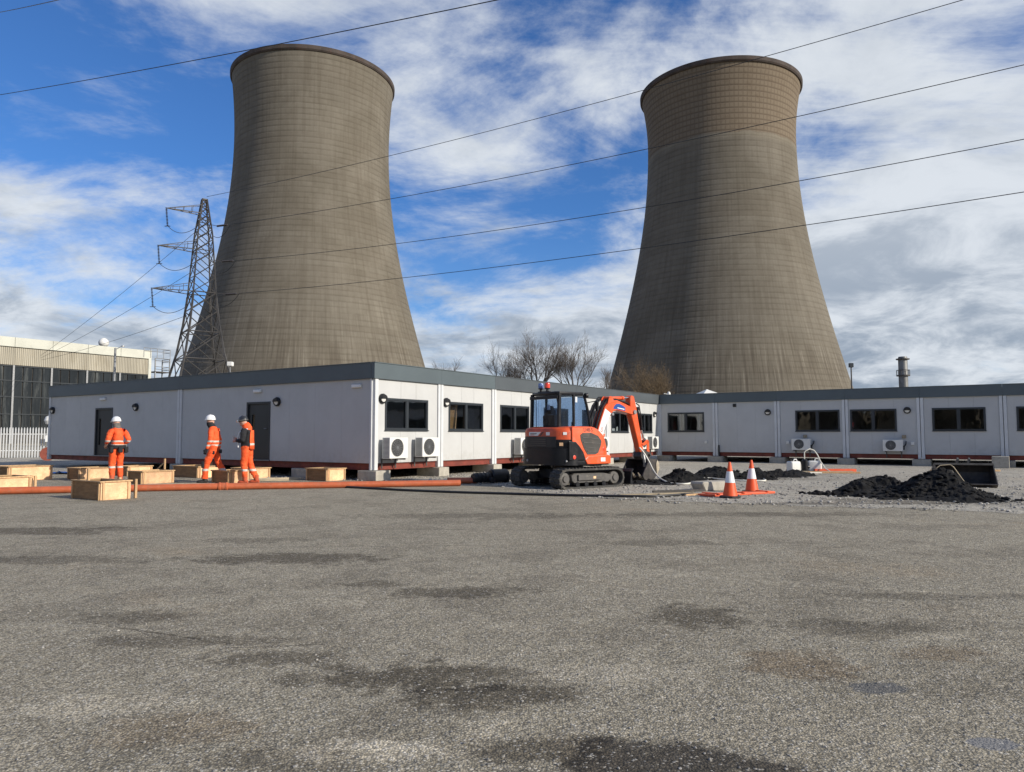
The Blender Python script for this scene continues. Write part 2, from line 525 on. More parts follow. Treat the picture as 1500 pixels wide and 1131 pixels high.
# ------------------------------------------------------------------ ground
def ground_mat(name, base_lo, base_hi, stains=(), patches=(), scale=70.0, bump=1.0, dark=0.36):
    m = bpy.data.materials.new(name)
    m.use_nodes = True
    t = m.node_tree
    b = t.nodes['Principled BSDF']
    N = NT(t)
    g = nd(t, 'ShaderNodeTexCoord')
    v = g.outputs['Object']
    cell = nd(t, 'ShaderNodeTexVoronoi', ins={'Scale': scale})
    N.link(v, cell.inputs['Vector'])
    rnd = N.sep(cell.outputs['Color'])[0]
    cell2 = nd(t, 'ShaderNodeTexVoronoi', ins={'Scale': scale * 0.37})
    N.link(v, cell2.inputs['Vector'])
    rnd2 = N.sep(cell2.outputs['Color'])[1]
    mid = N.noise(v, 6.0, 8, 0.72)
    lg = N.noise(v, 0.55, 6, 0.62, 0.6)
    xl = N.noise(v, 0.13, 4, 0.55, 0.3)
    c = N.mix(N.ramp(mid, 0.25, 0.75), base_lo, base_hi)
    c = N.mix(N.math('MULTIPLY', N.math('POWER', rnd, 3.0), 0.6), c, (0.74, 0.67, 0.54))
    c = N.mix(N.math('MULTIPLY', N.ramp(rnd, 0.40, 0.0), 0.55), c, (0.055, 0.05, 0.043))
    c = N.mix(N.math('MULTIPLY', N.ramp(rnd2, 0.86, 1.0), 0.4), c, (0.46, 0.43, 0.37))
    c = N.mix(N.math('MULTIPLY', N.ramp(cell.outputs['Distance'], 0.34, 0.66), 0.5), c, (0.05, 0.047, 0.04))
    # worn, oily and bald areas of the surface
    st = N.noise(v, 1.15, 9, 0.68, 0.4)
    wear = N.ramp(N.math('ADD', N.math('MULTIPLY', st, 0.7), N.math('MULTIPLY', lg, 0.5)), 0.58, 0.70)
    c = N.mix(N.math('MULTIPLY', N.ramp(N.noise(v, 2.6, 6, 0.65), 0.48, 0.30), 0.5), c, N.mix(1.0, c, (1.32, 1.32, 1.34), 'MULTIPLY'))
    c = N.mix(N.math('MULTIPLY', N.ramp(N.noise(v, 11.0, 5, 0.7), 0.55, 0.68), 0.25), c, N.mix(1.0, c, (0.55, 0.54, 0.52), 'MULTIPLY'))
    c = N.mix(N.math('MULTIPLY', wear, dark), c, N.mix(1.0, c, (0.42, 0.40, 0.38), 'MULTIPLY'))
    c = N.mix(N.math('MULTIPLY', N.ramp(xl, 0.35, 0.65), 0.4), c, N.mix(1.0, c, (0.78, 0.76, 0.74), 'MULTIPLY'))
    c = N.mix(N.math('MULTIPLY', N.ramp(N.noise(v, 0.42, 5, 0.6, 0.2), 0.56, 0.72), 0.35), c, N.mix(1.0, c, (1.1, 0.92, 0.74), 'MULTIPLY'))
    warp = N.noise(v, 1.7, 7, 0.7, 0, 'Color')
    rag = N.math('MULTIPLY', N.math('SUBTRACT', N.noise(v, 4.5, 8, 0.75, 0.5), 0.5), 2.6)
    wv = N.vmath('SUBTRACT', warp, (0.5, 0.5, 0.5))
    for st_ in stains:
        sx, sy, rx, ry, amt, colr = st_[:6]
        p = N.vmath('SUBTRACT', v, (sx, sy, 0))
        if len(st_) > 6:
            vr = nd(t, 'ShaderNodeVectorRotate', rotation_type='Z_AXIS')
            vr.inputs['Angle'].default_value = -st_[6]
            N.link(p, vr.inputs['Vector'])
            p = vr.outputs[0]
        p = N.vmath('ADD', p, N.vmath('MULTIPLY', wv, (rx * 1.2, max(ry * 2.2, 0.12), 0)))
        p = N.vmath('MULTIPLY', p, (1 / rx, 1 / ry, 0))
        f = N.ramp(N.math('ADD', N.vmath('LENGTH', p), rag), 1.05, 0.5)
        c = N.mix(N.math('MULTIPLY', f, amt), c, N.mix(1.0, c, colr, 'MULTIPLY'))
    for (sx, sy, rx, ry, colr) in patches:
        p = N.vmath('ADD', N.vmath('SUBTRACT', v, (sx, sy, 0)), N.vmath('MULTIPLY', wv, (rx * 1.4, ry * 1.6, 0)))
        p = N.vmath('MULTIPLY', p, (1 / rx, 1 / ry, 0))
        f = N.ramp(N.math('ADD', N.vmath('LENGTH', p), N.math('MULTIPLY', rag, 0.6)), 1.0, 0.85)
        c = N.mix(N.math('MULTIPLY', f, 0.85), c, colr)
    c = N.mix(N.math('MULTIPLY', N.ramp(rnd, 0.92, 0.97), 0.4), c, (0.72, 0.68, 0.6))
    N.link(c, b.inputs['Base Color'])
    b.inputs['Roughness'].default_value = 0.85
    b.inputs['Specular IOR Level'].default_value = 0.35
    h = N.math('ADD', N.math('MULTIPLY', cell.outputs['Distance'], -0.6), N.math('MULTIPLY', rnd, 0.35))
    h = N.math('ADD', h, N.math('MULTIPLY', cell2.outputs['Distance'], -0.5))
    bn = nd(t, 'ShaderNodeBump', ins={'Strength': bump, 'Distance': 0.011})
    N.link(h, bn.inputs['Height'])
    bn2 = nd(t, 'ShaderNodeBump', ins={'Strength': 0.6, 'Distance': 0.06})
    N.link(mid, bn2.inputs['Height'])
    N.link(bn.outputs[0], bn2.inputs['Normal'])
    N.link(bn2.outputs[0], b.inputs['Normal'])
    return m


DK = (0.36, 0.34, 0.31)
BR = (0.62, 0.52, 0.42)
stains = [(-0.55, 4.15, 0.75, 0.30, 0.95, DK), (-0.1, 3.85, 0.55, 0.22, 0.9, DK), (-2.4, 8.1, 1.3, 0.5, 0.9, DK),
          (-0.5, 6.4, 0.8, 0.25, 0.8, DK), (-1.2, 6.75, 0.4, 0.16, 0.7, DK), (1.32, 5.5, 0.42, 0.42, 0.9, DK),
          (0.62, 3.05, 0.6, 0.24, 1.0, (0.25, 0.24, 0.24)), (0.15, 3.2, 0.4, 0.16, 0.8, DK), (-1.35, 4.5, 0.5, 0.2, 0.7, DK),
          (-6.6, 10.4, 1.6, 0.6, 0.85, DK), (-4.9, 8.0, 1.2, 0.3, 0.6, DK), (-2.1, 4.9, 0.8, 0.15, 0.6, DK),
          (2.3, 5.2, 0.7, 0.25, 0.6, DK), (3.4, 6.2, 1.0, 0.2, 0.5, DK), (-0.35, 12.4, 2.6, 0.5, 0.55, DK), (4.0, 12.6, 3.5, 0.45, 0.6, DK),
          (1.65, 4.4, 0.4, 0.3, 0.7, BR), (-1.5, 3.4, 0.5, 0.25, 0.5, BR), (2.6, 4.6, 0.4, 0.2, 0.6, BR), (-3.2, 9.5, 0.9, 0.3, 0.5, DK),
          (1.7, 9.3, 1.2, 0.3, 0.5, DK), (-0.9, 3.1, 0.45, 0.16, 0.55, DK), (-2.7, 5.5, 0.5, 0.2, 0.6, DK)]
stains += [(-0.58, 3.2, 0.36, 0.14, 0.95, (1.75, 1.75, 1.78)), (-0.1, 3.45, 0.25, 0.12, 0.6, (1.4, 1.4, 1.4)), (-2.0, 3.7, 0.55, 0.2, 0.7, (1.45, 1.45, 1.47)), (0.5, 4.2, 0.6, 0.2, 0.6, (1.4, 1.4, 1.42)), (-1.6, 5.9, 0.9, 0.3, 0.45, (1.3, 1.3, 1.3)), (1.2, 7.2, 1.2, 0.35, 0.4, (1.3, 1.3, 1.32)), (2.6, 5.0, 0.5, 0.1, 0.6, (1.5, 1.5, 1.5)), (0.2, 5.2, 0.6, 0.25, 0.4, (1.3, 1.3, 1.3))]
stains += [(-2.4, 5.1, 0.75, 0.022, 0.75, DK, -0.42), (-1.5, 4.75, 0.45, 0.016, 0.7, DK, 0.12), (-0.6, 6.2, 0.9, 0.02, 0.5, DK, 0.2),
           (2.9, 6.6, 1.4, 0.025, 0.5, (1.5, 1.5, 1.52), -0.35), (2.2, 6.9, 1.1, 0.02, 0.45, (1.5, 1.5, 1.52), -0.3), (3.4, 5.4, 0.7, 0.05, 0.5, (1.45, 1.45, 1.47), -0.15),
           (1.9, 8.2, 1.6, 0.03, 0.4, (1.4, 1.4, 1.42), 0.1), (-1.5, 9.0, 2.4, 0.04, 0.4, DK, 0.06), (1.0, 10.5, 3.0, 0.06, 0.4, DK, -0.05)]
patches = [(1.9, 3.98, 0.17, 0.10, (0.125, 0.123, 0.12)), (2.05, 3.28, 0.14, 0.07, (0.22, 0.22, 0.225))]
M_ground = ground_mat('worn_asphalt', (0.305, 0.266, 0.190), (0.49, 0.432, 0.316), stains, patches, 88.0)
mb = MB()
xs = [-3000, -200, -40, 40, 200, 3000]
ys = [-3000, -200, -12, 60, 300, 3000]
vv = [(x, y, 0) for y in ys for x in xs]
mb._new(vv, [(j * 6 + i, j * 6 + i + 1, (j + 1) * 6 + i + 1, (j + 1) * 6 + i) for j in range(5) for i in range(5)])
tag(mb.build('ground', M_ground, recalc=False), kind='structure')

M_gravel = ground_mat('pale_gravel', (0.42, 0.385, 0.315), (0.66, 0.61, 0.51),
                      [(6, 14.6, 3.0, 0.25, 0.7, DK), (2.0, 15.6, 1.6, 0.35, 0.6, DK), (8.2, 15.2, 2.6, 0.9, 0.8, DK), (3.8, 21.0, 1.6, 0.7, 0.85, DK), (7.5, 23.2, 2.4, 1.0, 0.6, DK)],
                      [(9.0, 19.4, 0.35, 0.45, (0.52, 0.46, 0.35))], 42.0, 1.0, 0.35)
edge = [(-30, 34), (-16, 27.5), (-9.5, 24.6), (-5.2, 22.6), (-2.4, 21.6), (-0.6, 20.4), (0.6, 17.6), (1.6, 15.9), (3.2, 14.9), (5.5, 14.2), (8.0, 13.2), (11, 12.2), (16, 11.0), (30, 9.5)]
pts = []
for (x0, y0), (x1, y1) in zip(edge, edge[1:]):
    L = math.hypot(x1 - x0, y1 - y0)
    n = max(2, int(L / 0.12))
    for i in range(n):
        f = i / n
        x, y = x0 + (x1 - x0) * f, y0 + (y1 - y0) * f
        d = 0.0
        for k, a in ((0.7, 0.55), (2.1, 0.28), (6.0, 0.13), (17, 0.06)):
            d += a * mnoise.noise(Vector((x * k, y * k, 3.3)))
        pts.append((x, y + d, 0.004))
pts.append((30, 9.5, 0.004))
mb = MB()
n = len(pts)
mb._new(pts + [(x, 90, 0.004) for x, y, z in pts], [(i, i + 1, n + i + 1, n + i) for i in range(n - 1)])
tag(mb.build('gravel_apron', M_gravel, recalc=False), kind='structure')

# loose stones: a few proud of the asphalt in front, many along the gravel
mb = MB()
ico = [(0, 0, -1), (0.72, -0.53, -0.45), (-0.28, -0.85, -0.45), (-0.89, 0, -0.45), (-0.28, 0.85, -0.45), (0.72, 0.53, -0.45), (0.28, -0.85, 0.45), (-0.72, -0.53, 0.45), (-0.72, 0.53, 0.45), (0.28, 0.85, 0.45), (0.89, 0, 0.45), (0, 0, 1)]
icf = [(0, 1, 2), (1, 0, 5), (0, 2, 3), (0, 3, 4), (0, 4, 5), (1, 5, 10), (2, 1, 6), (3, 2, 7), (4, 3, 8), (5, 4, 9), (1, 10, 6), (2, 6, 7), (3, 7, 8), (4, 8, 9), (5, 9, 10), (6, 10, 11), (7, 6, 11), (8, 7, 11), (9, 8, 11), (10, 9, 11)]
rs = random.Random(3)


def stone(mb, x, y, z, s, rng):
    a = rng.uniform(0, 2 * PI)
    ca, sa = math.cos(a), math.sin(a)
    kx, ky, kz = rng.uniform(0.7, 1.4), rng.uniform(0.6, 1.1), rng.uniform(0.4, 0.8)
    v = []
    for p in ico:
        q = (p[0] * kx * rng.uniform(0.8, 1.2), p[1] * ky * rng.uniform(0.8, 1.2), p[2] * kz)
        v.append((x + s * (q[0] * ca - q[1] * sa), y + s * (q[0] * sa + q[1] * ca), z + s * (q[2] + kz * 0.55)))
    mb._new(v, icf)


for i in range(2600):
    y = 2.3 + 9.5 * rs.random() ** 1.7
    stone(mb, rs.uniform(-0.8, 0.8) * y, y, 0, rs.choice((0.004, 0.005, 0.006, 0.008)), rs)
tag(mb.build('loose_stones', M_stone, recalc=False), 'small loose stones scattered over the worn asphalt in front', 'loose stones', kind='stuff')
mb = MB()


def seg_edge(x):
    for (x0, y0), (x1, y1) in zip(edge, edge[1:]):
        if x0 <= x <= x1:
            return y0 + (y1 - y0) * (x - x0) / (x1 - x0)
    return 12


for i in range(5200):
    x = rs.uniform(-9, 17)
    e = seg_edge(x)
    y = e + abs(rs.gauss(0, 1.0)) * 6 - 0.35
    # keep clear of under the cabins
    stone(mb, x, y, 0.004, rs.choice((0.012, 0.016, 0.02, 0.028, 0.035)), rs)
tag(mb.build('gravel_stones', M_stone, recalc=False), 'loose grey gravel stones lying along the cabin fronts', 'gravel', kind='stuff')


# ------------------------------------------------------------------ cooling towers
def tower_mat(name, seedv, upper):
    m = bpy.data.materials.new(name)
    m.use_nodes = True
    t = m.node_tree
    b = t.nodes['Principled BSDF']
    N = NT(t)
    g = nd(t, 'ShaderNodeTexCoord')
    x, y, z = N.sep(g.outputs['Object'])
    th = N.math('ARCTAN2', y, x)
    lift = N.math('DIVIDE', z, 1.68)
    lf = N.math('FRACT', lift)
    li = N.math('FLOOR', lift)
    bay = N.math('MULTIPLY', th, 15.3)
    bf = N.math('FRACT', bay)
    bi = N.math('FLOOR', bay)
    cyl = N.comb(N.math('MULTIPLY', th, 24.0), z, seedv)
    # each lift and each shutter panel has its own tone
    wn = nd(t, 'ShaderNodeTexWhiteNoise', noise_dimensions='1D')
    N.link(N.math('ADD', li, seedv * 17.0), wn.inputs['W'])
    wn2 = nd(t, 'ShaderNodeTexWhiteNoise', noise_dimensions='2D')
    N.link(N.comb(N.math('FLOOR', N.math('MULTIPLY', th, 45.9)), li), wn2.inputs['Vector'])
    st = nd(t, 'ShaderNodeMapping', ins={'Scale': (1.1, 0.035, 1)})
    N.link(cyl, st.inputs[0])
    streak = N.noise(st.outputs[0], 0.9, 7, 0.65)
    st2 = nd(t, 'ShaderNodeMapping', ins={'Scale': (2.6, 0.07, 1)})
    N.link(cyl, st2.inputs[0])
    streak2 = N.noise(st2.outputs[0], 1.0, 5, 0.6)
    blot = N.noise(cyl, 0.07, 5, 0.6, 0.4)
    fine = N.noise(cyl, 0.9, 6, 0.7)
    c = N.mix(N.ramp(blot, 0.3, 0.7), (0.160, 0.143, 0.113), (0.196, 0.175, 0.139))
    c = N.mix(N.math('MULTIPLY', wn.outputs[0], 0.28), c, (0.12, 0.10, 0.075))
    c = N.mix(N.math('MULTIPLY', wn2.outputs[0], 0.22), c, (0.13, 0.11, 0.085))
    c = N.mix(N.math('MULTIPLY', N.ramp(streak, 0.46, 0.66), 0.32), c, (0.095, 0.078, 0.057))
    c = N.mix(N.math('MULTIPLY', N.ramp(fine, 0.45, 0.75), 0.25), c, (0.12, 0.10, 0.08))
    c = N.mix(N.math('MULTIPLY', N.ramp(N.noise(cyl, 0.045, 6, 0.65, 0.8), 0.42, 0.62), 0.45), c, N.mix(1.0, c, (0.70, 0.68, 0.64), 'MULTIPLY'))
    lowz = N.ramp(z, 52, 8)
    c = N.mix(N.math('MULTIPLY', N.math('MULTIPLY', lowz, N.ramp(streak2, 0.5, 0.62)), 0.55), c, (0.065, 0.052, 0.04))
    c = N.mix(N.math('MULTIPLY', N.math('MULTIPLY', lowz, N.ramp(streak2, 0.44, 0.33)), 0.5), c, (0.30, 0.27, 0.215))
    # pour joints
    joint = N.math('MAXIMUM', N.ramp(lf, 0.34, 0.0), N.ramp(lf, 0.82, 1.0))
    jn = N.math('MULTIPLY', joint, N.ramp(N.noise(cyl, 0.16, 4, 0.6), 0.3, 0.65))
    c = N.mix(N.math('MULTIPLY', jn, 0.34), c, (0.075, 0.062, 0.045))
    vj = N.math('MULTIPLY', N.math('MAXIMUM', N.ramp(bf, 0.06, 0.0), N.ramp(bf, 0.94, 1.0)), N.ramp(N.noise(cyl, 0.11, 3), 0.35, 0.6))
    c = N.mix(N.math('MULTIPLY', vj, 0.2), c, (0.085, 0.07, 0.052))
    if upper:
        zn = N.math('ADD', z, N.math('MULTIPLY', N.noise(cyl, 0.2, 3), 2.0))
        up = N.ramp(zn, 92.5, 93.3)
        gx = N.math('FRACT', N.math('MULTIPLY', th, 18.0))
        gr = N.math('MAXIMUM', N.math('MULTIPLY', N.math('MAXIMUM', N.ramp(gx, 0.22, 0.0), N.ramp(gx, 0.8, 1.0)), 0.8), joint)
        rust = N.mix(N.math('MULTIPLY', gr, 0.62), (0.190, 0.150, 0.105), (0.085, 0.060, 0.042))
        rust = N.mix(N.math('MULTIPLY', N.ramp(N.noise(cyl, 0.45, 6, 0.7), 0.45, 0.7), 0.45), rust, (0.12, 0.085, 0.055))
        c = N.mix(N.math('MULTIPLY', up, 0.9), c, rust)
        pale = N.math('MULTIPLY', N.ramp(zn, 90.5, 92.4), N.ramp(zn, 92.9, 92.5))
        c = N.mix(N.math('MULTIPLY', pale, 0.22), c, (0.30, 0.26, 0.19))
    N.link(c, b.inputs['Base Color'])
    b.inputs['Roughness'].default_value = 0.9
    b.inputs['Specular IOR Level'].default_value = 0.2
    bn = nd(t, 'ShaderNodeBump', ins={'Strength': 0.35, 'Distance': 0.12})
    N.link(N.math('ADD', N.math('MULTIPLY', fine, 0.5), N.math('MULTIPLY', joint, -1.0)), bn.inputs['Height'])
    N.link(bn.outputs[0], b.inputs['Normal'])
    return m


M_rim = pm('weathered_dark_rim', (0.060, 0.047, 0.040), 0.9, var=0.3, vs_=0.3, dirt=(0.10, 0.05, 0.035), dirt_amt=0.5)
M_ladder = pm('weathered_ladder', (0.15, 0.14, 0.125), 0.8)
M_tower_in = pm('tower_lining', (0.10, 0.09, 0.075), 0.9, var=0.3, vs_=0.1)


def cooling_tower(loc, a, zt, bb, bt, label, seedv, upper, ladder_az):
    H = 114.0

    def rad(z):
        return a * math.sqrt(1 + ((z - zt) / (bb if z < zt else bt)) ** 2)
    t = thing('cooling_tower', label, 'cooling tower', loc, 0, 'concrete cooling towers')
    n = 160
    mb = MB()
    prof = []
    k = 0
    while True:
        z0, z1 = k * 1.68, min((k + 1) * 1.68, H - 1.2)
        prof.append((rad(z0) + 0.02, z0))
        prof.append((rad(z0 + 0.14) + 0.035, z0 + 0.14))
        prof.append((rad(z1 - 0.02) + 0.02, z1 - 0.02))
        if z1 >= H - 1.2:
            break
        k += 1
    verts, faces = [], []
    for r, z in prof:
        for i in range(n):
            an = 2 * PI * i / n
            verts.append((r * math.cos(an), r * math.sin(an), z))
    P = len(prof)
    for i in range(P - 1):
        for kk in range(n):
            k2 = (kk + 1) % n
            faces.append((i * n + kk, i * n + k2, (i + 1) * n + k2, (i + 1) * n + kk))
    mb._new(verts, faces)
    mb.build('shell', tower_mat('tower_concrete_%d' % int(seedv * 10), seedv, upper), t, recalc=False)
    mb = MB()
    mb.lathe([(rad(z) - 0.7, z) for z in [0, 10, 20, 30, 40, 50, 60, 70, 80, 90, 100, 106, H - 1.3]], n)
    mb.bm.faces.ensure_lookup_table()
    caps = [f for f in mb.bm.faces if len(f.verts) > 4]
    bmesh.ops.delete(mb.bm, geom=caps, context='FACES_ONLY')
    mb.build('inner_lining', M_tower_in, t, smooth=True, recalc=False)
    mb = MB()
    rt = rad(H)
    mb.lathe([(rt - 0.8, H - 1.5), (rt + 0.08, H - 1.5), (rt + 0.38, H - 1.1), (rt + 0.42, H), (rt - 0.8, H)], n, closed=True)
    mb.build('rim', M_rim, t)
    if ladder_az is None:
        return t
    # cat ladder up the shell and handrail stumps at the rim
    mb = MB()
    zz_ = [6 + i * 4.0 for i in range(27)]
    for s in (-0.2, 0.2):
        mb.path([(math.cos(ladder_az) * (rad(z) + 0.22) - math.sin(ladder_az) * s, math.sin(ladder_az) * (rad(z) + 0.22) + math.cos(ladder_az) * s, z) for z in zz_], 0.025, 4)
    for i in range(100):
        z = 6 + i * 1.04
        c0 = Vector((math.cos(ladder_az) * (rad(z) + 0.22), math.sin(ladder_az) * (rad(z) + 0.22), z))
        d = Vector((-math.sin(ladder_az), math.cos(ladder_az), 0)) * 0.2
        mb.bar(c0 - d, c0 + d, 0.025)
    mb.build('ladder', M_ladder, t)
    return t


cooling_tower((-63.5, 234.5, 0), 23.74, 93.14, 61.3, 61.6, 'taller looking grey brown cooling tower directly behind the lattice pylon, evenly toned to the rim', 0.3, False, None)
cooling_tower((68.5, 241.3, 0), 23.35, 96.2, 63.55, 41.9, 'cooling tower with a rust stained grid around its upper fifth, behind the bare brown tree', 1.1, True, None)
# unseen belt of trees added behind the camera to darken reflections in the glass
mb = MB()
rt_ = random.Random(91)
for i in range(900):
    a = R(rt_.uniform(95, 445 - 90)) if False else R(rt_.uniform(140, 300))
    d = rt_.uniform(70, 95)
    x, y = math.sin(a) * d, math.cos(a) * d
    h = rt_.uniform(5, 11)
    w = rt_.uniform(1.6, 3.4)
    b = rt_.uniform(0, PI)
    v = []
    for k in range(7):
        f = k / 6
        v.append((x + math.cos(b) * w * (f - 0.5) * 2, y + math.sin(b) * w * (f - 0.5) * 2, h * (0.55 + 0.45 * math.sin(PI * f)) * rt_.uniform(0.8, 1.05)))
    for k in range(6):
        p, q = v[k], v[k + 1]
        mb._new([(p[0], p[1], 0), (q[0], q[1], 0), q, p], [(0, 1, 2, 3)])
tag(mb.build('added_treeline', pm('bare_wood', (0.13, 0.11, 0.085), 0.95, var=0.5, vs_=0.5), recalc=False), 'added belt of bare trees out of view, there to darken the window reflections', 'trees', kind='stuff')

# ------------------------------------------------------------------ modular cabins
TH = 0.9844
CX, CY = -4.0635, 22.1171
UD = Vector((math.cos(TH), math.sin(TH), 0))
VD = Vector((-math.sin(TH), math.cos(TH), 0))
U1 = 21.42


def site(u, v, z=0.0):
    return Vector((CX, CY, z)) + UD * u + VD * v


def f_sun(s, n, z):
    return Vector((s, -n, z))


def f_long(s, n, z):
    return Vector((-n, s, z))


def f_wing(s, n, z):
    return Vector((U1 - n, -s, z))


Z0, Z1, ZF, ZR = 0.5, 3.0, 3.0, 3.47        # wall foot, wall head, fascia foot, roof


def wall_pieces(root, fm, s0, s1, joints, holes, gap=0.006, z0=Z0, z1=Z1, mat=None):
    """cladding panels between joints; holes are (s0, s1, z0, z1)"""
    cuts = [s0] + [j for j in joints if s0 < j < s1] + [s1]
    for a, b in zip(cuts, cuts[1:]):
        a2, b2 = a + gap / 2, b - gap / 2
        hs = sorted([h for h in holes if h[1] > a2 and h[0] < b2])
        # boxes of this cladding strip: beside, below and above the opening
        sides, below, above = [], [], []
        x = a2
        for h in hs:
            ha, hb = max(h[0], a2), min(h[1], b2)
            if ha > x:
                sides.append((x, ha, z0, z1))
            if h[2] > z0:
                below.append((ha, hb, z0, h[2]))
            if h[3] < z1:
                above.append((ha, hb, h[3], z1))
            x = hb
        if x < b2:
            sides.append((x, b2, z0, z1))
        for grp in ([sides + below + above] if sides else [[q] for q in below + above]):
            mb = MB()
            for (p, q, e, g) in grp:
                mb.box(p, q, -0.08, 0, e, g, fm)
            mb.build('wall_panel', mat or M_wall, root)
    mb = MB()                                         # dark core seen in the joints
    for j in joints:
        if s0 < j < s1 and not any(h[0] - 0.01 < j < h[1] + 0.01 for h in holes):
            mb.box(j - gap, j + gap, -0.078, -0.012, z0 + 0.01, z1 - 0.01, fm)
    if len(mb.bm.verts):
        mb.build('panel_joint', M_seal, root)
    else:
        mb.bm.free()


def window(root, fm, a, b, z0, z1, split=0.5):
    mb = MB()
    w = 0.06
    mb.box(a, b, -0.09, 0.025, z0, z0 + w, fm)
    mb.box(a, b, -0.09, 0.025, z1 - w, z1, fm)
    mb.box(a, a + w, -0.09, 0.025, z0 + w, z1 - w, fm)
    mb.box(b - w, b, -0.09, 0.025, z0 + w, z1 - w, fm)
    m = a + (b - a) * split
    mb.box(m - 0.05, m + 0.05, -0.09, 0.02, z0 + w, z1 - w, fm)
    o = mb.build('window', M_frame, root)
    mb = MB()
    mb.box(a - 0.02, b + 0.02, 0.0255, 0.05, z0 - 0.012, z0 + 0.02, fm)
    mb.build('sill', M_frame, o)
    for p, q in ((a + w, m - 0.05), (m + 0.05, b - w)):
        mb = MB()
        mb.box(p, q, -0.045, -0.03, z0 + w, z1 - w, fm)
        mb.build('pane', M_glass, o)
        mb = MB()                                     # opening sash bead
        e = 0.022
        mb.box(p, q, -0.0295, 0.008, z0 + w, z0 + w + e, fm)
        mb.box(p, q, -0.0295, 0.008, z1 - w - e, z1 - w, fm)
        mb.box(p, p + e, -0.0295, 0.008, z0 + w + e, z1 - w - e, fm)
        mb.box(q - e, q, -0.0295, 0.008, z0 + w + e, z1 - w - e, fm)
        mb.build('sash', M_frame, o)
    return o


def door(root, fm, a, b, hinge_left=True):
    z0, z1 = Z0 + 0.03, 2.44
    w = 0.07
    mb = MB()
    mb.box(a, a + w, -0.09, 0.02, z0, z1, fm)
    mb.box(b - w, b, -0.09, 0.02, z0, z1, fm)
    mb.box(a + w, b - w, -0.09, 0.02, z1 - w, z1, fm)
    fr = mb.build('door', M_frame, root)
    # leaf with a slot for the tall vision strip
    la, lb = a + w + 0.004, b - w - 0.004
    v0, v1 = lb - 0.30, lb - 0.16
    y0, y1 = z0 + 0.42, z1 - 0.42
    mb = MB()
    mb.box(la, v0, -0.075, -0.03, z0, z1 - w - 0.004, fm)
    mb.box(v1, lb, -0.075, -0.03, z0, z1 - w - 0.004, fm)
    mb.box(v0, v1, -0.075, -0.03, z0, y0, fm)
    mb.box(v0, v1, -0.075, -0.03, y1, z1 - w - 0.004, fm)
    mb.build('door_leaf', M_door, fr)
    mb = MB()
    mb.box(v0, v1, -0.06, -0.05, y0, y1, fm)
    mb.build('vision_pane', M_glass, fr)
    mb = MB()
    h = la + 0.09
    mb.tube(fm(h, 0.012, 1.55), fm(h + 0.13, 0.012, 1.55), 0.012, n=8)
    mb.tube(fm(h, -0.03, 1.55), fm(h, 0.014, 1.55), 0.012, n=8)
    mb.build('door_handle', M_steel, fr)
    mb = MB()
    mb.box(a - 0.03, b + 0.03, -0.05, 0.06, Z0 - 0.005, z0 - 0.003, fm)
    mb.build('threshold', M_steel, fr)


def posts(root, fm, s, both=True, w=0.1, z0=0.3):
    mb = MB()
    if both:
        mb.box(s - 0.135, s - 0.012, -0.1, 0.045, z0, ZF + 0.002, fm)
        mb.box(s + 0.012, s + 0.135, -0.1, 0.045, z0, ZF + 0.002, fm)
    else:
        mb.box(s, s + 0.14, -0.1, 0.045, z0, ZF + 0.002, fm)
    return mb.build('post', M_post, root, bevel=0.008)


def fascia(root, fm, s0, s1, mat, drop=0.0):
    mb = MB()
    mb.box(s0 + 0.003, s1 - 0.003, -0.06, 0.075, ZF + 0.003, ZR - drop, fm)
    mb.box(s0 + 0.003, s1 - 0.003, -0.10, 0.095, ZR - drop + 0.001, ZR + 0.022 - drop, fm)
    return mb.build('fascia_panel', mat, root)


def chassis(root, fm, s0, s1, mat=None):
    mb = MB()
    mb.box(s0, s1, -0.12, -0.055, 0.30, 0.325, fm)
    mb.box(s0, s1, -0.095, -0.08, 0.325, 0.455, fm)
    mb.box(s0, s1, -0.12, -0.055, 0.455, 0.49, fm)
    return mb.build('chassis_beam', mat or M_chassis, root)


def wall_lamp(root_loc, fm_world, label):
    pass


B3 = 3.065
NB = 7
LU, LV = B3 * NB - 0.05, 19.40
block = thing('cabin_block', 'long pale grey cabin building with a sunlit window front and two dark doors', 'cabin building', (CX, CY, 0), TH)

# sunlit front, seven bays
win_sun = [(0.46, 2.44), (0.45, 2.40), (0.42, 2.40), (0.45, 2.42), (0.62, 2.55), (0.41, 2.30), (0.24, 2.15)]
for k in range(NB):
    s = k * B3
    h = [(s + win_sun[k][0], s + win_sun[k][1], 1.47, 2.45)]
    a, b = s + 0.14, s + B3 - 0.14
    wall_pieces(block, f_sun, a, b, [s + B3 * 0.38, s + B3 * 0.61], h)
    window(block, f_sun, *h[0])
    fascia(block, f_sun, s - (0.075 if k == 0 else 0), s + B3, M_fascia if k < 2 else M_fascia2)
    chassis(block, f_sun, s + 0.14, s + B3 - 0.14)
    posts(block, f_sun, s) if k else posts(block, f_sun, 0.0, False)
posts(block, f_sun, LU - 0.16, False)
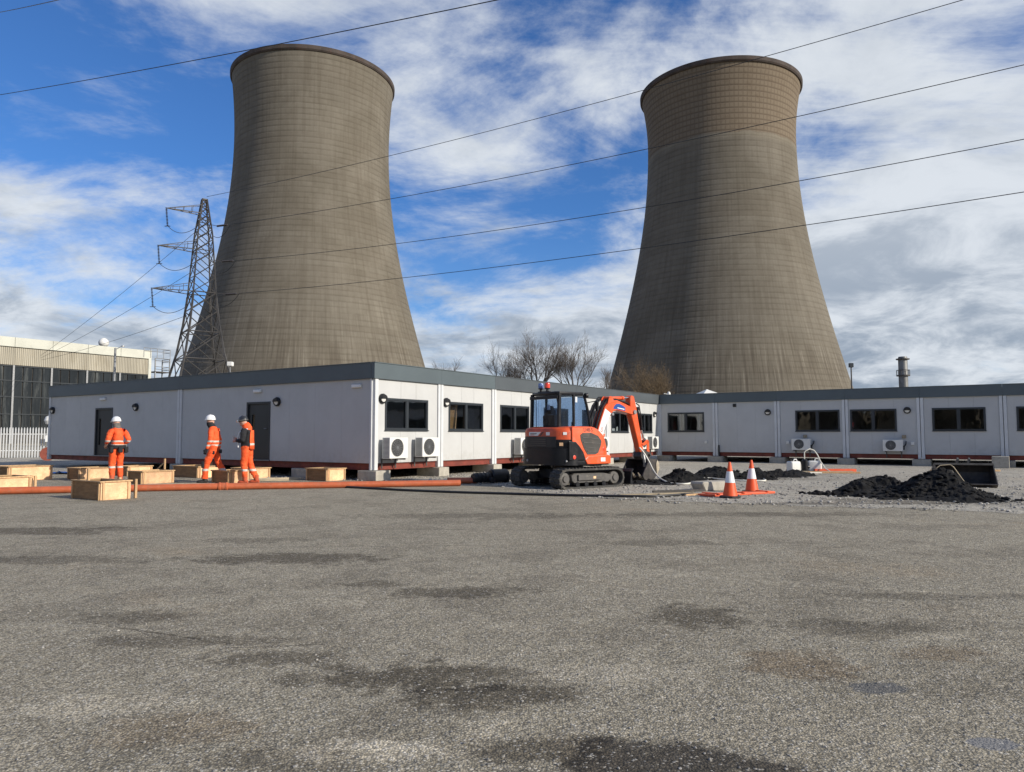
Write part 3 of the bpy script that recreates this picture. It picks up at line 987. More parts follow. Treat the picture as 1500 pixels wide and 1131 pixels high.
# shaded long side, two module lengths
doors = [(4.66, 5.87), (14.27, 15.57)]
hl = [(a, b, Z0, 2.44) for a, b in doors]
jl = [0.15 + 1.19 * i for i in range(1, 17)]
for m0, m1 in ((0.14, 9.55), (9.85, LV - 0.14)):
    wall_pieces(block, f_long, m0, m1, [j for j in jl if m0 + 0.4 < j < m1 - 0.4], hl, gap=0.004)
for a, b in doors:
    door(block, f_long, a, b)
fascia(block, f_long, 0.065, 9.70, M_fascia)
fascia(block, f_long, 9.70, LV, M_fascia)
chassis(block, f_long, 0.14, 9.55)
chassis(block, f_long, 9.85, LV - 0.14)
posts(block, f_long, 9.70)
posts(block, f_long, LV - 0.14, False)
mb = MB()
mb.box(-0.045, 0.10, 0.06, 0.14, 0.3, ZF, None)
mb.build('corner_post', M_post, block, bevel=0.008)
mb = MB()                                              # hidden sides, floor and roof
mb.box(0.1, LU, LV - 0.1, LV, Z0, ZF + 0.3)
mb.box(LU - 0.02, LU + 0.03, 0.12, LV - 0.1, 0.3, ZF + 0.3)
mb.build('rear_wall', M_wall, block)
mb = MB()
mb.box(0.085, LU - 0.03, 0.085, LV - 0.11, 0.36, Z0 - 0.012)
mb.build('cabin_floor', M_floor_in, block)
mb = MB()
mb.box(0.062, LU - 0.022, 0.062, LV - 0.02, ZF + 0.02, ZF + 0.36)
mb.build('flat_roof', M_roof, block)
mb = MB()                                              # inner partitions
mb.box(0.09, LU - 0.03, 4.5, 4.56, Z0, ZF)
for k in range(1, NB):
    mb.box(k * B3 - 0.03, k * B3 + 0.03, 0.09, 4.5, Z0, ZF)
mb.build('partition', M_inside, block)

# right wing
RB = 3.07
NW = 7
wing = thing('cabin_wing', 'shaded grey modular cabin wing facing the yard behind the traffic cones and soil heaps', 'cabin building', (CX, CY, 0), TH)
win_w = {0: (0.52, 2.49), 2: (0.85, 2.83), 3: (0.21, 2.14), 4: (0.46, 2.45), 5: (0.46, 2.45)}
for k in range(NW):
    s = k * RB
    h = [(s + win_w[k][0], s + win_w[k][1], 1.52, 2.53)] if k in win_w else []
    wall_pieces(wing, f_wing, s + 0.14, s + RB - 0.14, [s + RB * 0.36, s + RB * 0.66], h, gap=0.004)
    for q in h:
        window(wing, f_wing, *q)
    fascia(wing, f_wing, s + (0.1 if k == 0 else 0), s + RB, M_fascia, drop=0.0)
    chassis(wing, f_wing, s + 0.14, s + RB - 0.14)
    posts(wing, f_wing, s) if k else posts(wing, f_wing, 0.0, False)
posts(wing, f_wing, NW * RB - 0.14, False)
mb = MB()
WL = NW * RB
mb.box(U1 + 9.6, U1 + 9.7, -WL, -0.01, Z0, ZF + 0.3)
mb.box(U1 + 0.1, U1 + 9.6, -0.1, -0.01, Z0, ZF + 0.3)
mb.box(U1 + 0.1, U1 + 9.6, -WL, -WL + 0.1, Z0, ZF + 0.3)
mb.build('rear_wall', M_wall, wing)
mb = MB()
mb.box(U1 + 0.085, U1 + 9.59, -WL + 0.11, -0.11, 0.36, Z0 - 0.012)
mb.build('cabin_floor', M_floor_in, wing)
mb = MB()
mb.box(U1 + 0.062, U1 + 9.69, -WL + 0.02, -0.03, ZF + 0.02, ZF + 0.36)
mb.build('flat_roof', M_roof, wing)
mb = MB()
mb.box(U1 + 4.0, U1 + 4.06, -WL + 0.11, -0.11, Z0, ZF)
for k in range(1, NW):
    mb.box(U1 + 0.09, U1 + 4.0, -k * RB - 0.03, -k * RB + 0.03, Z0, ZF)
mb.build('partition', M_inside, wing)
mb = MB()                                              # square extract vent
mb.box(3.99, 4.15, 0.001, 0.03, 2.76, 2.92, f_wing)
for i in range(4):
    mb.box(4.0, 4.14, 0.031, 0.045, 2.775 + i * 0.035, 2.795 + i * 0.035, f_wing)
mb.build('extract_vent', M_black, wing)
for s, z in ((2.58, 1.0), (6.62, 1.0), (11.95, 0.98)):
    mb = MB()
    mb.box(s - 0.07, s + 0.07, 0.001, 0.07, z - 0.07, z + 0.07, f_wing)
    mb.build('isolator_box', M_white, wing, bevel=0.008)
for s, z in ((7.42, 1.30), (11.62, 1.28)):
    mb = MB()
    mb.box(s - 0.08, s + 0.08, 0.001, 0.075, z - 0.07, z + 0.07, f_wing)
    mb.build('junction_box', M_plank, wing, bevel=0.006)
mb = MB()                                              # dark drain tail by the first pad
mb.path([f_wing(3.24, 0.03, 0.85), f_wing(3.24, 0.05, 0.6), f_wing(3.26, 0.06, 0.35), f_wing(3.3, 0.1, 0.12)], 0.045, 8)
mb.build('drain_tail', M_black, wing)

# round bulkhead lamps: dark ring, pale half-hooded lens
def bulkhead(fm, s, z, label):
    t = thing('bulkhead_lamp', label, 'wall lamp', (CX, CY, 0), TH, 'round bulkhead lamps on the cabin walls')
    o = fm(s, 0.0, z)
    n = (fm(s, 1.0, z) - o)
    q = Vector((0, 0, 1)).rotation_difference(n).to_matrix().to_4x4()
    m = Matrix.Translation(o) @ q
    mb = MB()
    mb.lathe([(0.0, 0.002), (0.148, 0.002), (0.150, 0.06), (0.13, 0.085), (0.112, 0.085), (0.112, 0.05), (0, 0.05)], 20, m=m)
    mb.build('lamp_body', M_black, t, smooth=True)
    mb = MB()
    mb.lathe([(0.0, 0.052), (0.108, 0.052), (0.10, 0.075), (0.06, 0.092), (0, 0.097)], 20, m=m)
    mb.build('lens', M_white, t, smooth=True)
    mb = MB()                                          # eyelid hood over the upper half
    up = Vector((0, 0, 1))
    side = up.cross(n).normalized()
    vs0, vs1, fs = [], [], []
    for i in range(9):
        a = PI * i / 8
        d = side * math.cos(a) + up * math.sin(a)
        vs0.append(o + d * 0.125 + n * 0.086)
        vs1.append(o + d * 0.115 + n * 0.13)
    vs2 = [o + n * 0.128 + side * (0.115 * math.cos(PI * i / 8)) + up * 0.0 for i in range(9)]
    mb._new(vs0 + vs1 + vs2, [(i, i + 1, 10 + i, 9 + i) for i in range(8)] + [(9 + i, 10 + i, 19 + i, 18 + i) for i in range(8)])
    mb.build('hood', M_black, t)
    return t


bulkhead(f_sun, 0.33, 2.42, 'bulkhead lamp at the sunlit corner, left of the first window')
bulkhead(f_sun, 3.36, 2.42, 'bulkhead lamp left of the sunlit window with plywood behind it')
bulkhead(f_sun, 20.82, 2.44, 'bulkhead lamp in the inner corner where both cabin buildings meet')
bulkhead(f_long, 4.30, 2.42, 'bulkhead lamp right of the door behind the man in a dark helmet')
bulkhead(f_long, 12.58, 2.42, 'bulkhead lamp on the shaded wall between the far door and the post')
bulkhead(f_long, 19.08, 2.42, 'bulkhead lamp at the far left end of the shaded wall')
bulkhead(f_wing, 5.70, 2.47, 'bulkhead lamp on the windowless bay of the shaded wing')
bulkhead(f_wing, 11.78, 2.45, 'bulkhead lamp between the third and fourth windows of the shaded wing')


def exit_light(s, z, label):
    t = thing('emergency_light', label, 'emergency light', (CX, CY, 0), TH, 'pale emergency lights under the dark fascia')
    mb = MB()
    mb.box(s - 0.2, s + 0.2, 0.001, 0.07, z - 0.055, z + 0.055, f_long)
    mb.build('light_body', M_white, t, bevel=0.015)
    mb = MB()
    mb.box(s - 0.17, s + 0.17, 0.0705, 0.078, z - 0.035, z + 0.035, f_long)
    mb.build('diffuser', M_decal, t)


exit_light(0.70, 2.80, 'pale oblong light near the sunlit corner of the shaded wall')
exit_light(5.30, 2.80, 'pale oblong light above the door behind the man in a dark helmet')
exit_light(15.0, 2.80, 'pale oblong light above the far door on the shaded wall')


# outdoor air-conditioning units on wall brackets
def make_ac(fm, s, z, w, h, label, d=0.30, gap=0.13):
    t = thing('air_conditioner', label, 'air conditioner', (CX, CY, 0), TH, 'white air conditioning units on the cabin walls')
    mb = MB()
    mb.box(s, s + w, gap, gap + d, z, z + h, fm)
    mb.build('casing', M_white, t, bevel=0.015, seg=2)
    o = fm(s + w * 0.40, gap + d, z + h * 0.52)
    n = fm(s, 1, z) - fm(s, 0, z)
    m = Matrix.Translation(o) @ Vector((0, 0, 1)).rotation_difference(n).to_matrix().to_4x4()
    rr = min(w * 0.33, h * 0.42)
    mb = MB()
    mb.lathe([(0, 0.001), (rr, 0.001), (rr, 0.004), (0, 0.004)], 24, m=m)
    f = mb.build('fan_opening', M_fin, t)
    mb = MB()
    for k in range(5):
        r0 = rr * (k + 1) / 5.0
        mb.lathe([(r0 - 0.005, 0.012), (r0, 0.012), (r0, 0.020), (r0 - 0.005, 0.020)], 24, closed=True, m=m)
    for k in range(8):
        a = PI * k / 8
        p = Vector((math.cos(a) * rr, math.sin(a) * rr, 0.016))
        mb.bar(m @ p, m @ Vector((-p.x, -p.y, 0.016)), 0.006)
    mb.build('fan_grille', M_steel, f)
    mb = MB()                                          # finned side and back
    for k in range(16):
        zz_ = z + 0.04 + (h - 0.08) * k / 15
        mb.box(s - 0.008, s - 0.001, gap + 0.03, gap + d - 0.04, zz_ - 0.006, zz_ + 0.006, fm)
    mb.build('side_fins', M_fin, t)
    mb = MB()
    for q in (s + 0.08, s + w - 0.12):
        mb.box(q, q + 0.04, 0.001, gap + d - 0.02, z - 0.045, z - 0.001, fm)
        mb.box(q, q + 0.04, 0.001, 0.03, z - 0.30, z - 0.046, fm)
    mb.build('bracket', M_dusty, t)
    mb = MB()                                          # pipe tails and valve cover
    mb.box(s + w + 0.001, s + w + 0.05, gap + 0.05, gap + 0.2, z + 0.06, z + 0.24, fm)
    mb.path([fm(s + w + 0.04, gap + 0.1, z + 0.2), fm(s + w + 0.10, gap + 0.05, z + 0.32), fm(s + w + 0.09, 0.02, z + 0.42)], 0.025, 7)
    mb.build('pipe_tail', M_black, t)
    return t


make_ac(f_sun, 0.23, 0.64, 0.80, 0.62, 'air conditioner under the first sunlit window by the corner post')
make_ac(f_sun, 1.70, 0.66, 0.78, 0.60, 'second air conditioner from the corner post, against the next white post')
make_ac(f_sun, 7.30, 0.62, 0.80, 0.62, 'air conditioner mostly hidden behind the rear of the excavator')
make_ac(f_sun, 13.95, 0.64, 0.72, 0.62, 'air conditioner seen beneath the excavator boom')
make_ac(f_sun, 18.25, 0.66, 0.72, 0.62, 'air conditioner just right of the excavator arm')
make_ac(f_sun, 19.58, 0.66, 0.80, 0.62, 'air conditioner in the inner corner, beside the shaded wing')
make_ac(f_wing, 6.88, 0.65, 0.84, 0.53, 'air conditioner under the second window of the shaded wing above the pump')
make_ac(f_wing, 10.80, 0.64, 0.80, 0.50, 'air conditioner under the third window of the shaded wing, right of a post')

# concrete pads under the posts
def pad(u, v, du, dv, h, label):
    mb = MB()
    mb.box(-du / 2, du / 2, -dv / 2, dv / 2, 0, h)
    o = mb.build('concrete_pad', M_block, None, bevel=0.012)
    o.location = site(u, v, 0.0)
    o.rotation_euler = (0, 0, TH)
    return tag(o, label, 'concrete block', 'concrete pads carrying the cabins')


nm = ['second', 'third', 'fourth', 'fifth', 'sixth', 'seventh']
pad(0.16, 0.12, 0.62, 0.75, 0.29, 'sunlit concrete block under the near corner post of the cabins')
for k in range(1, 7):
    pad(k * B3, 0.28, 0.52, 0.95, 0.29, '%s concrete block along the sunlit cabin front from the near corner' % nm[k - 1])
for k, l in ((0, 'shaded concrete block under the inner corner of the cabin wing'), (1, 'shaded concrete block left of the cones under the wing'), (2, 'concrete block under the wing left of the white pump cans'),
             (3, 'concrete block under the wing behind the flat timber'), (4, 'concrete block under the wing behind the big soil heap'), (5, 'concrete block at the right edge under the wing')):
    p = pad(U1 + 0.25, -k * RB - (0.35 if k == 0 else 0), 0.95, 0.72, 0.285, l)
for v, l in ((3.05, 'concrete block in the shade under the long wall beside a crate'), (9.70, 'concrete block under the joint of the long shaded wall')):
    pad(0.3, v, 0.75, 0.9, 0.29, l)

# boards and rolls standing inside the windows
def inside_board(fm, s, n, w, h, lean, mat, name, label, cat, z=Z0):
    mb = MB()
    mb.prism([(0, 0), (w, 0), (w, h), (0, h)], -0.012, 0.012, lambda a, b, d: fm(s + a + lean * b, -n + d + 0.10 * b, z + b))
    o = mb.build(name, mat)
    o.location = (CX, CY, 0)
    o.rotation_euler = (0, 0, TH)
    tag(o, label, cat)


inside_board(f_sun, 3.68, 0.55, 0.55, 1.86, 0.06, M_ply, 'plywood_board', 'plywood board leaning inside the second sunlit window', 'board')
inside_board(f_sun, 4.22, 0.62, 0.36, 1.88, -0.02, M_ply_lit, 'chipboard_sheet', 'paler board beside the plywood inside the second sunlit window', 'board')
for i, (s, w) in enumerate(((15.98, 0.20), (16.30, 0.30), (16.75, 0.22))):
    inside_board(f_sun, s, 0.35, w, 1.25 - 0.08 * (i == 1), 0.0, M_decal, 'paper_pack', ['left', 'middle', 'right'][i] + ' white pack standing inside the window framed by the boom', 'pack', z=Z0)
for i, (s, w) in enumerate(((0.95, 0.16), (1.22, 0.18), (2.02, 0.14), (2.3, 0.1))):
    inside_board(f_wing, s, 0.45, w, 2.0, 0, M_inside, 'blind_strip', ['first', 'second', 'third', 'fourth'][i] + ' pale blind strip in the wing window nearest the inner corner', 'blind')

# far side: roof-edge lamp, rooftop tent, poles
def roof_lamp(loc, h, label):
    t = thing('roof_lamp', label, 'lamp', loc)
    mb = MB()
    mb.tube((0, 0, 0), (0, 0, h), 0.04, n=8)
    mb.build('pole', M_steel, t)
    mb = MB()
    mb.box(-0.22, 0.22, -0.2, 0.2, h, h + 0.35)
    mb.build('lamp_head', M_white, t, bevel=0.04)


roof_lamp((-22.6, 60, 0), 6.9, 'white square lamp head on a thin post right of the pylon foot')
p = site(U1 + 0.5, -0.4, ZR + 0.03)
t = thing('roof_sensor', 'small white lamp on the roof edge at the inner corner', 'lamp', p)
mb = MB()
mb.lathe([(0.0, 0.0), (0.09, 0.0), (0.09, 0.1), (0.05, 0.17), (0, 0.19)], 12)
mb.build('housing', M_white, t, smooth=True)
mb = MB()
mb.tube((0.02, 0.01, 0.02), (-0.3, -0.15, 0.06), 0.03, n=8)
mb.build('arm', M_steel, t)
t = thing('gazebo', 'white pitched canopy top just showing above the shaded wing roof', 'canopy', (15.6, 60, 0), 0.3)
mb = MB()
v = [(-1.3, -1.3, 4.35), (1.3, -1.3, 4.35), (1.3, 1.3, 4.35), (-1.3, 1.3, 4.35), (0, 0, 5.05)]
mb._new(v, [(0, 1, 4), (1, 2, 4), (2, 3, 4), (3, 0, 4), (3, 2, 1, 0)])
mb.box(-1.3, 1.3, -1.3, 1.3, 4.1, 4.345)
mb.build('canopy_top', M_white, t)
for sx in (-1.2, 1.2):
    for sy in (-1.2, 1.2):
        mb = MB()
        mb.box(sx - 0.04, sx + 0.04, sy - 0.04, sy + 0.04, 0, 4.098)
        mb.build('leg', M_steel, t)
t = thing('camera_pole', 'thin dark pole with a box on top beside the foot of the right tower', 'pole', (27.2, 60, 0))
mb = MB()
mb.tube((0, 0, 0), (0, 0, 6.8), 0.07, 0.055, n=8)
mb.build('pole', M_grille, t)
mb = MB()
mb.box(-0.16, 0.16, -0.14, 0.14, 6.8, 7.15)
mb.build('housing', M_frame, t, bevel=0.03)

t = thing('flue_stack', 'grey steel flue stack with two collars rising behind the wing roof', 'chimney', (78.4, 150, 0))
mb = MB()
mb.lathe([(0.85, 0), (0.85, 16.9), (0.78, 17.2), (0.6, 17.2), (0.6, 16)], 24)
mb.build('flue', pm('flue_steel', (0.17, 0.17, 0.165), 0.5, metal=0.4, var=0.3, vs_=0.6, dirt=(0.06, 0.05, 0.045), dirt_amt=0.6, stretch=(1, 1, 0.4)), t, smooth=True)
for z in (13.3, 16.6):
    mb = MB()
    mb.lathe([(0.86, z), (1.25, z), (1.25, z + 0.22), (0.86, z + 0.22)], 24, closed=True)
    mb.build('collar', M_grille, t)
mb = MB()
for k in range(11):
    a = 2 * PI * k / 11
    mb.bar((1.2 * math.cos(a), 1.2 * math.sin(a), 13.5), (1.2 * math.cos(a), 1.2 * math.sin(a), 14.5), 0.06)
mb.path([(1.2 * math.cos(a), 1.2 * math.sin(a), 14.5) for a in [2 * PI * k / 16 for k in range(16)]], 0.04, 4, closed=True)
mb.build('handrail', M_grille, t)

# ------------------------------------------------------------------ turbine hall on the far left
HE = Vector((-72.4, 150, 0))
HT = math.atan2(UD.y, UD.x)
hall = thing('turbine_hall', 'cream topped turbine hall with dark streaked glazing behind the shaded cabins', 'power station hall', HE, HT)
L = 62.0
mb = MB()
mb.box(-L, 0, 0.5, 30, 0, 18.2)
mb.build('hall_body', M_grille, hall)
xj = [-L + i * 6.2 for i in range(11)]
for a, b in zip(xj, xj[1:]):
    mb = MB()
    mb.box(a + 0.03, b - 0.03, -0.05, 0.45, 16.75, 18.4)
    mb.build('parapet_panel', M_creamtop, hall)
    mb = MB()
    n = 20
    w = (b - a - 0.06) / n
    poly = [(a + 0.03, 0.4)]
    for i in range(n):
        x0 = a + 0.03 + i * w
        poly += [(x0, 0.12), (x0 + w * 0.4, 0.12), (x0 + w * 0.5, 0.0), (x0 + w * 0.9, 0.0)]
    poly += [(b - 0.03, 0.12), (b - 0.03, 0.4)]
    mb.prism(poly, 13.6, 16.6, lambda p, q, d: Vector((p, q, d)))
    mb.build('ribbed_panel', M_rib, hall)
    for i in range(4):
        mb = MB()
        x0, x1 = a + 0.08 + i * 1.55, a + 1.55 + i * 1.55
        mb.box(x0 + 0.05, x1 - 0.05, 0.25, 0.4, 2.0, 13.3)
        g = mb.build('glazing_panel', M_darkglaze, hall)
    mb = MB()
    mb.box(a - 0.15, a + 0.15, -0.02, 0.42, 0, 13.55)
    mb.build('column', M_steel, hall)
mb = MB()
for z in (5.0, 8.0, 10.8, 13.35):
    mb.box(-L, 0, 0.12, 0.43, z, z + 0.18)
mb.build('glazing_rail', M_frame, hall)
mb = MB()
mb.box(-0.55, 0.02, -0.06, 0.46, 0, 18.45)
mb.build('corner_pier', M_creamtop, hall)
mb = MB()
mb.lathe([(0.0, -0.05), (0.5, 0.05), (0.85, 0.4), (0.95, 0.85), (0.8, 1.3), (0.4, 1.65), (0, 1.75)], 16, c=(-8, 3, 18.6))
mb.tube((-8, 3, 18.2), (-8, 3, 18.8), 0.15)
o = mb.build('radome', M_white, None, smooth=True)
o.location, o.rotation_euler = HE, (0, 0, HT)
tag(o, 'white ball shaped dome on the turbine hall roof edge', 'radome')
stair = thing('stair_tower', 'open steel stair tower at the right end of the turbine hall', 'stair tower', HE + UD * 0.6, HT)
mb = MB()
for x in (0.3, 3.4):
    for y in (0.0, 2.6):
        mb.bar((x, y, 0), (x, y, 17.0), 0.2)
mb.build('column', M_steel, stair)
for z in (4, 7.4, 10.8, 14.2):
    mb = MB()
    mb.box(0.2, 3.5, -0.1, 2.7, z, z + 0.15)
    mb.build('landing', M_grille, stair)
for z in (14.2, 10.8, 15.9):
    for dz_ in (0.6, 1.1):
        mb = MB()
        mb.path([(0.3, -0.1, z + dz_), (3.4, -0.1, z + dz_), (3.4, 2.7, z + dz_)], 0.06, 5)
        mb.build('handrail', M_steel, stair)
mb = MB()
mb.path([(-2.2, -0.1, 18.9), (3.4, -0.1, 18.9), (3.4, 2.7, 18.9)], 0.06, 5)
mb.path([(-2.2, -0.1, 18.3), (3.4, -0.1, 18.3), (3.4, 2.7, 18.3)], 0.05, 5)
for x in (-2.2, -0.8, 0.6, 2.0, 3.4):
    mb.bar((x, -0.1, 17.0), (x, -0.1, 18.9), 0.09)
mb.build('guard_rail', M_steel, stair)
t = thing('lighting_mast', 'slim pale lighting mast standing in front of the turbine hall', 'mast', (-47.8, 90, 0))
mb = MB()
mb.tube((0, 0, 0), (0, 0, 11.9), 0.2, 0.12, n=10)
mb.build('mast', M_steel, t, smooth=True)
mb = MB()
mb.tube((0, 0, 11.7), (0.9, -0.2, 12.1), 0.04, n=6)
mb.lathe([(0, -0.1), (0.2, -0.08), (0.2, 0.05), (0, 0.12)], 10, c=(1.0, -0.2, 12.1))
mb.build('lamp_head', M_white, t)

# palisade fence and yard things at the far left edge
def palisade(p0, p1, label):
    p0, p1 = Vector(p0), Vector(p1)
    d = p1 - p0
    t = thing('palisade_fence', label, 'fence', p0, math.atan2(d.y, d.x))
    L = d.length
    mb = MB()
    mb.box(0, 0.065, -0.0125, 0.0125, 0, 1.75)
    mb._new([(0, -0.0125, 1.752), (0.065, -0.0125, 1.752), (0.0325, -0.0125, 1.85), (0, 0.0125, 1.752), (0.065, 0.0125, 1.752), (0.0325, 0.0125, 1.85)], [(0, 1, 2), (5, 4, 3), (0, 2, 5, 3), (1, 4, 5, 2)])
    first = mb.build('pale', M_post, t)
    n = int(L / 0.155)
    for i in range(1, n):
        share('pale', first.data, t, (i * 0.155, 0, 0))
    for z in (0.4, 1.4):
        mb = MB()
        mb.box(0, L, 0.014, 0.06, z, z + 0.05)
        mb.build('rail', M_post, t)


palisade((-36.5, 44, 0), (-26.0, 47, 0), 'white palisade fence at the far left beyond the cabin end')
t = thing('notice_board', 'blank white notice board fixed to the palisade fence', 'sign', (-27.9, 46.1, 0), 0.28)
mb = MB()
mb.box(-0.6, 0.6, -0.03, -0.008, 0.95, 1.35)
mb.build('board', M_decal, t)
mb = MB()
mb.box(-0.55, -0.5, 0.0, 0.03, 0.0, 1.35)
mb.box(0.5, 0.55, 0.0, 0.03, 0.0, 1.35)
mb.build('sign_post', M_steel, t)
t = thing('globe_lamp', 'white globe lamp on a short post at the far left', 'lamp', (-25.2, 41, 0))
mb = MB()
mb.tube((0, 0, 0), (0, 0, 1.9), 0.04, n=8)
mb.build('post', M_steel, t)
mb = MB()
mb.lathe([(0.0, 0), (0.2, 0.06), (0.28, 0.25), (0.22, 0.45), (0, 0.55)], 14, c=(0, 0, 1.9))
mb.build('globe', M_white, t, smooth=True)
t = thing('cable_drum', 'rusty red cable drum on its side edge beyond the left cabin end', 'cable drum', (-24.75, 40.2, 0.36), 0.5)
for y in (-0.32, 0.26):
    mb = MB()
    mb.lathe([(0.06, 0), (0.36, 0), (0.36, 0.06), (0.06, 0.06)], 20, closed=True, m=Matrix.Translation((0, y, 0)) @ Matrix.Rotation(-PI / 2, 4, 'X'))
    mb.build('flange', M_rust, t)
mb = MB()
mb.lathe([(0.05, 0), (0.2, 0), (0.2, 0.515), (0.05, 0.515)], 20, closed=True, m=Matrix.Translation((0, -0.258, 0)) @ Matrix.Rotation(-PI / 2, 4, 'X'))
mb.build('barrel', M_rust, t)

# ------------------------------------------------------------------ pylon and conductors
PX, PY = -34.22, 82.0
pyl = thing('lattice_pylon', 'steel lattice transmission pylon standing left of the first cooling tower', 'pylon', (PX, PY, 0))
_hd = [(0, 5.2), (8, 3.55), (10.2, 2.85), (13.5, 2.14), (16.6, 1.7), (19.4, 1.46), (23.7, 1.06), (25.8, 0.66), (27.6, 0.32)]


def hd(z):
    for (z0, a), (z1, b) in zip(_hd, _hd[1:]):
        if z <= z1:
            return a + (b - a) * (z - z0) / (z1 - z0)
    return _hd[-1][1]


def pc(i, z):
    a = R(-8 + 90 * i)
    return Vector((hd(z) * math.cos(a), hd(z) * math.sin(a), z))


for i in range(4):
    mb = MB()
    for (z0, _), (z1, _) in zip(_hd, _hd[1:]):
        mb.bar(pc(i, z0), pc(i, z1 + (0.02 if z1 < 27 else 0)), 0.18 if z1 < 17 else 0.125)
    mb.build('leg', M_pylon, pyl)
    mb = MB()
    p = pc(i, 0)
    mb.box(p.x - 0.4, p.x + 0.4, p.y - 0.4, p.y + 0.4, 0, 0.45)
    mb.build('footing', M_concrete, pyl)
mb = MB()
mb.box(-0.5, 0.5, -0.5, 0.5, 0, 1)
unit = mb.build('brace', M_pylon, pyl)
first_brace = [unit]


def brace(a, b, w):
    d = b - a
    if first_brace:
        o = first_brace.pop()
    else:
        o = bpy.data.objects.new('brace', unit.data)
        C.objects.link(o)
        o.parent = pyl
    o.location = a
    o.rotation_mode = 'QUATERNION'
    o.rotation_quaternion = Vector((0, 0, 1)).rotation_difference(d.normalized())
    o.scale = (w, w, d.length)


lv = [0, 5.6, 9.6, 12.6, 15.0, 17.0, 18.7, 20.3, 21.7, 23.0, 24.1, 25.1, 25.9, 26.7, 27.5]
for i in range(4):
    j = (i + 1) % 4
    for k, (z0, z1) in enumerate(zip(lv, lv[1:])):
        w = 0.09 if z0 < 16 else 0.068
        brace(pc(i, z0), pc(j, z1), w)
        brace(pc(j, z0), pc(i, z1), w)
        if k in (1, 2, 4, 7, 10, 12, 13):
            brace(pc(i, z1), pc(j, z1), w)
AD = R(217)
arm_dir = Vector((math.cos(AD), math.sin(AD), 0))
arm_side = Vector((-math.sin(AD), math.cos(AD), 0))
tips = []
for z, ln in ((25.9, 3.9), (21.7, 4.6), (17.0, 5.1)):
    tip = arm_dir * ln + Vector((0, 0, z))
    b = hd(z) * 0.70
    bt_ = hd(z + 0.9) * 0.70
    root_l = [arm_dir * b + arm_side * s * b + Vector((0, 0, z - 0.02)) for s in (-1, 1)]
    root_u = [arm_dir * bt_ + arm_side * s * bt_ + Vector((0, 0, z + 0.95)) for s in (-1, 1)]
    mb = MB()
    for q in root_l:
        mb.bar(q, tip, 0.085)
    for q in root_u:
        mb.bar(q, tip, 0.055)
    for k in range(1, 4):
        f = k / 4
        f2 = (k + 0.5) / 4
        mb.bar(root_l[0].lerp(tip, f), root_l[1].lerp(tip, f), 0.035)
        mb.bar(root_l[0].lerp(tip, f), root_u[0].lerp(tip, f), 0.035)
        mb.bar(root_l[1].lerp(tip, f), root_u[1].lerp(tip, f), 0.035)
        mb.bar(root_l[0].lerp(tip, f), root_l[1].lerp(tip, f2), 0.05)
    mb.build('cross_arm', M_pylon, pyl)
    # hanging pilot insulator with a jumper loop back to the body
    bot = tip + Vector((0.18, 0, -1.95))
    mb = MB()
    pr = []
    for k in range(13):
        zz_ = -1.9 * k / 12.0
        pr += [(0.03, zz_ + 0.05), (0.13, zz_), (0.03, zz_ - 0.05)]
    q = Vector((0, 0, -1)).rotation_difference((bot - tip).normalized()).to_matrix().to_4x4()
    mb.lathe([(r, -zz) for r, zz in pr], 8, m=Matrix.Translation(tip) @ Vector((0, 0, 1)).rotation_difference((bot - tip).normalized()).to_matrix().to_4x4())
    mb.box(bot.x - 0.3, bot.x + 0.3, bot.y - 0.05, bot.y + 0.05, bot.z - 0.08, bot.z - 0.02)
    mb.build('insulator_string', M_insul, pyl)
    endp = Vector((-hd(z - 1.5) * 0.9, 0.3, z - 1.9))
    mb = MB()
    pts_ = []
    for k in range(13):
        f = k / 12
        p = bot.lerp(endp + Vector((0, 0, 0.6)), f)
        p.z -= 0.9 * 4 * f * (1 - f) * (1 - 0.3 * f)
        pts_.append(p)
    mb.path(pts_, 0.03, 5)
    mb.build('jumper_cable', M_line, pyl)
    tips.append((tip, bot))


def conductor(p0, dxy, zp, t0, t1, r, label, group, n=48):
    mb = MB()
    pts_ = []
    for i in range(n + 1):
        t = t0 + (t1 - t0) * i / n
        pts_.append((p0[0] + dxy[0] * t, p0[1] + dxy[1] * t, zp[0] * t * t + zp[1] * t + zp[2]))
    mb.path(pts_, r, 5)
    o = mb.build('power_line', M_line, None, smooth=True)
    return tag(o, label, 'power line', group)


GL = 'overhead conductors across the sky'
conductor((-33.97, 82.0), (60.44, -40), (2.689, -3.929, 27.896), 0.0, 1.6, 0.024, 'thin earth wire from the pylon peak, topmost of its four lines to the right', GL)
conductor((-32.59, 82.0), (61.34, -40), (3.048, -5.146, 24.587), 0.03, 1.6, 0.026, 'second line down from the pylon, crossing the right tower below its rusty band', GL)
conductor((-31.88, 82.0), (59.65, -40), (3.419, -6.039, 20.593), 0.03, 1.6, 0.026, 'third line down from the pylon, crossing the waist of the right tower', GL)
conductor((-31.41, 82.0), (58.77, -40), (2.377, -4.404, 16.932), 0.03, 1.6, 0.026, 'lowest line running right from the pylon across both towers', GL)
conductor((-40.7, 60.0), (39.83, -26), (0.614, -8.434, 29.536), -0.5, 1.5, 0.026, 'thick near cable passing just over the rim of the left tower', GL)
conductor((-39.58, 56.0), (14.49, -16), (0.089, -8.727, 34.0), -1.2, 2.0, 0.024, 'short cable cutting the top left corner of the sky', GL)
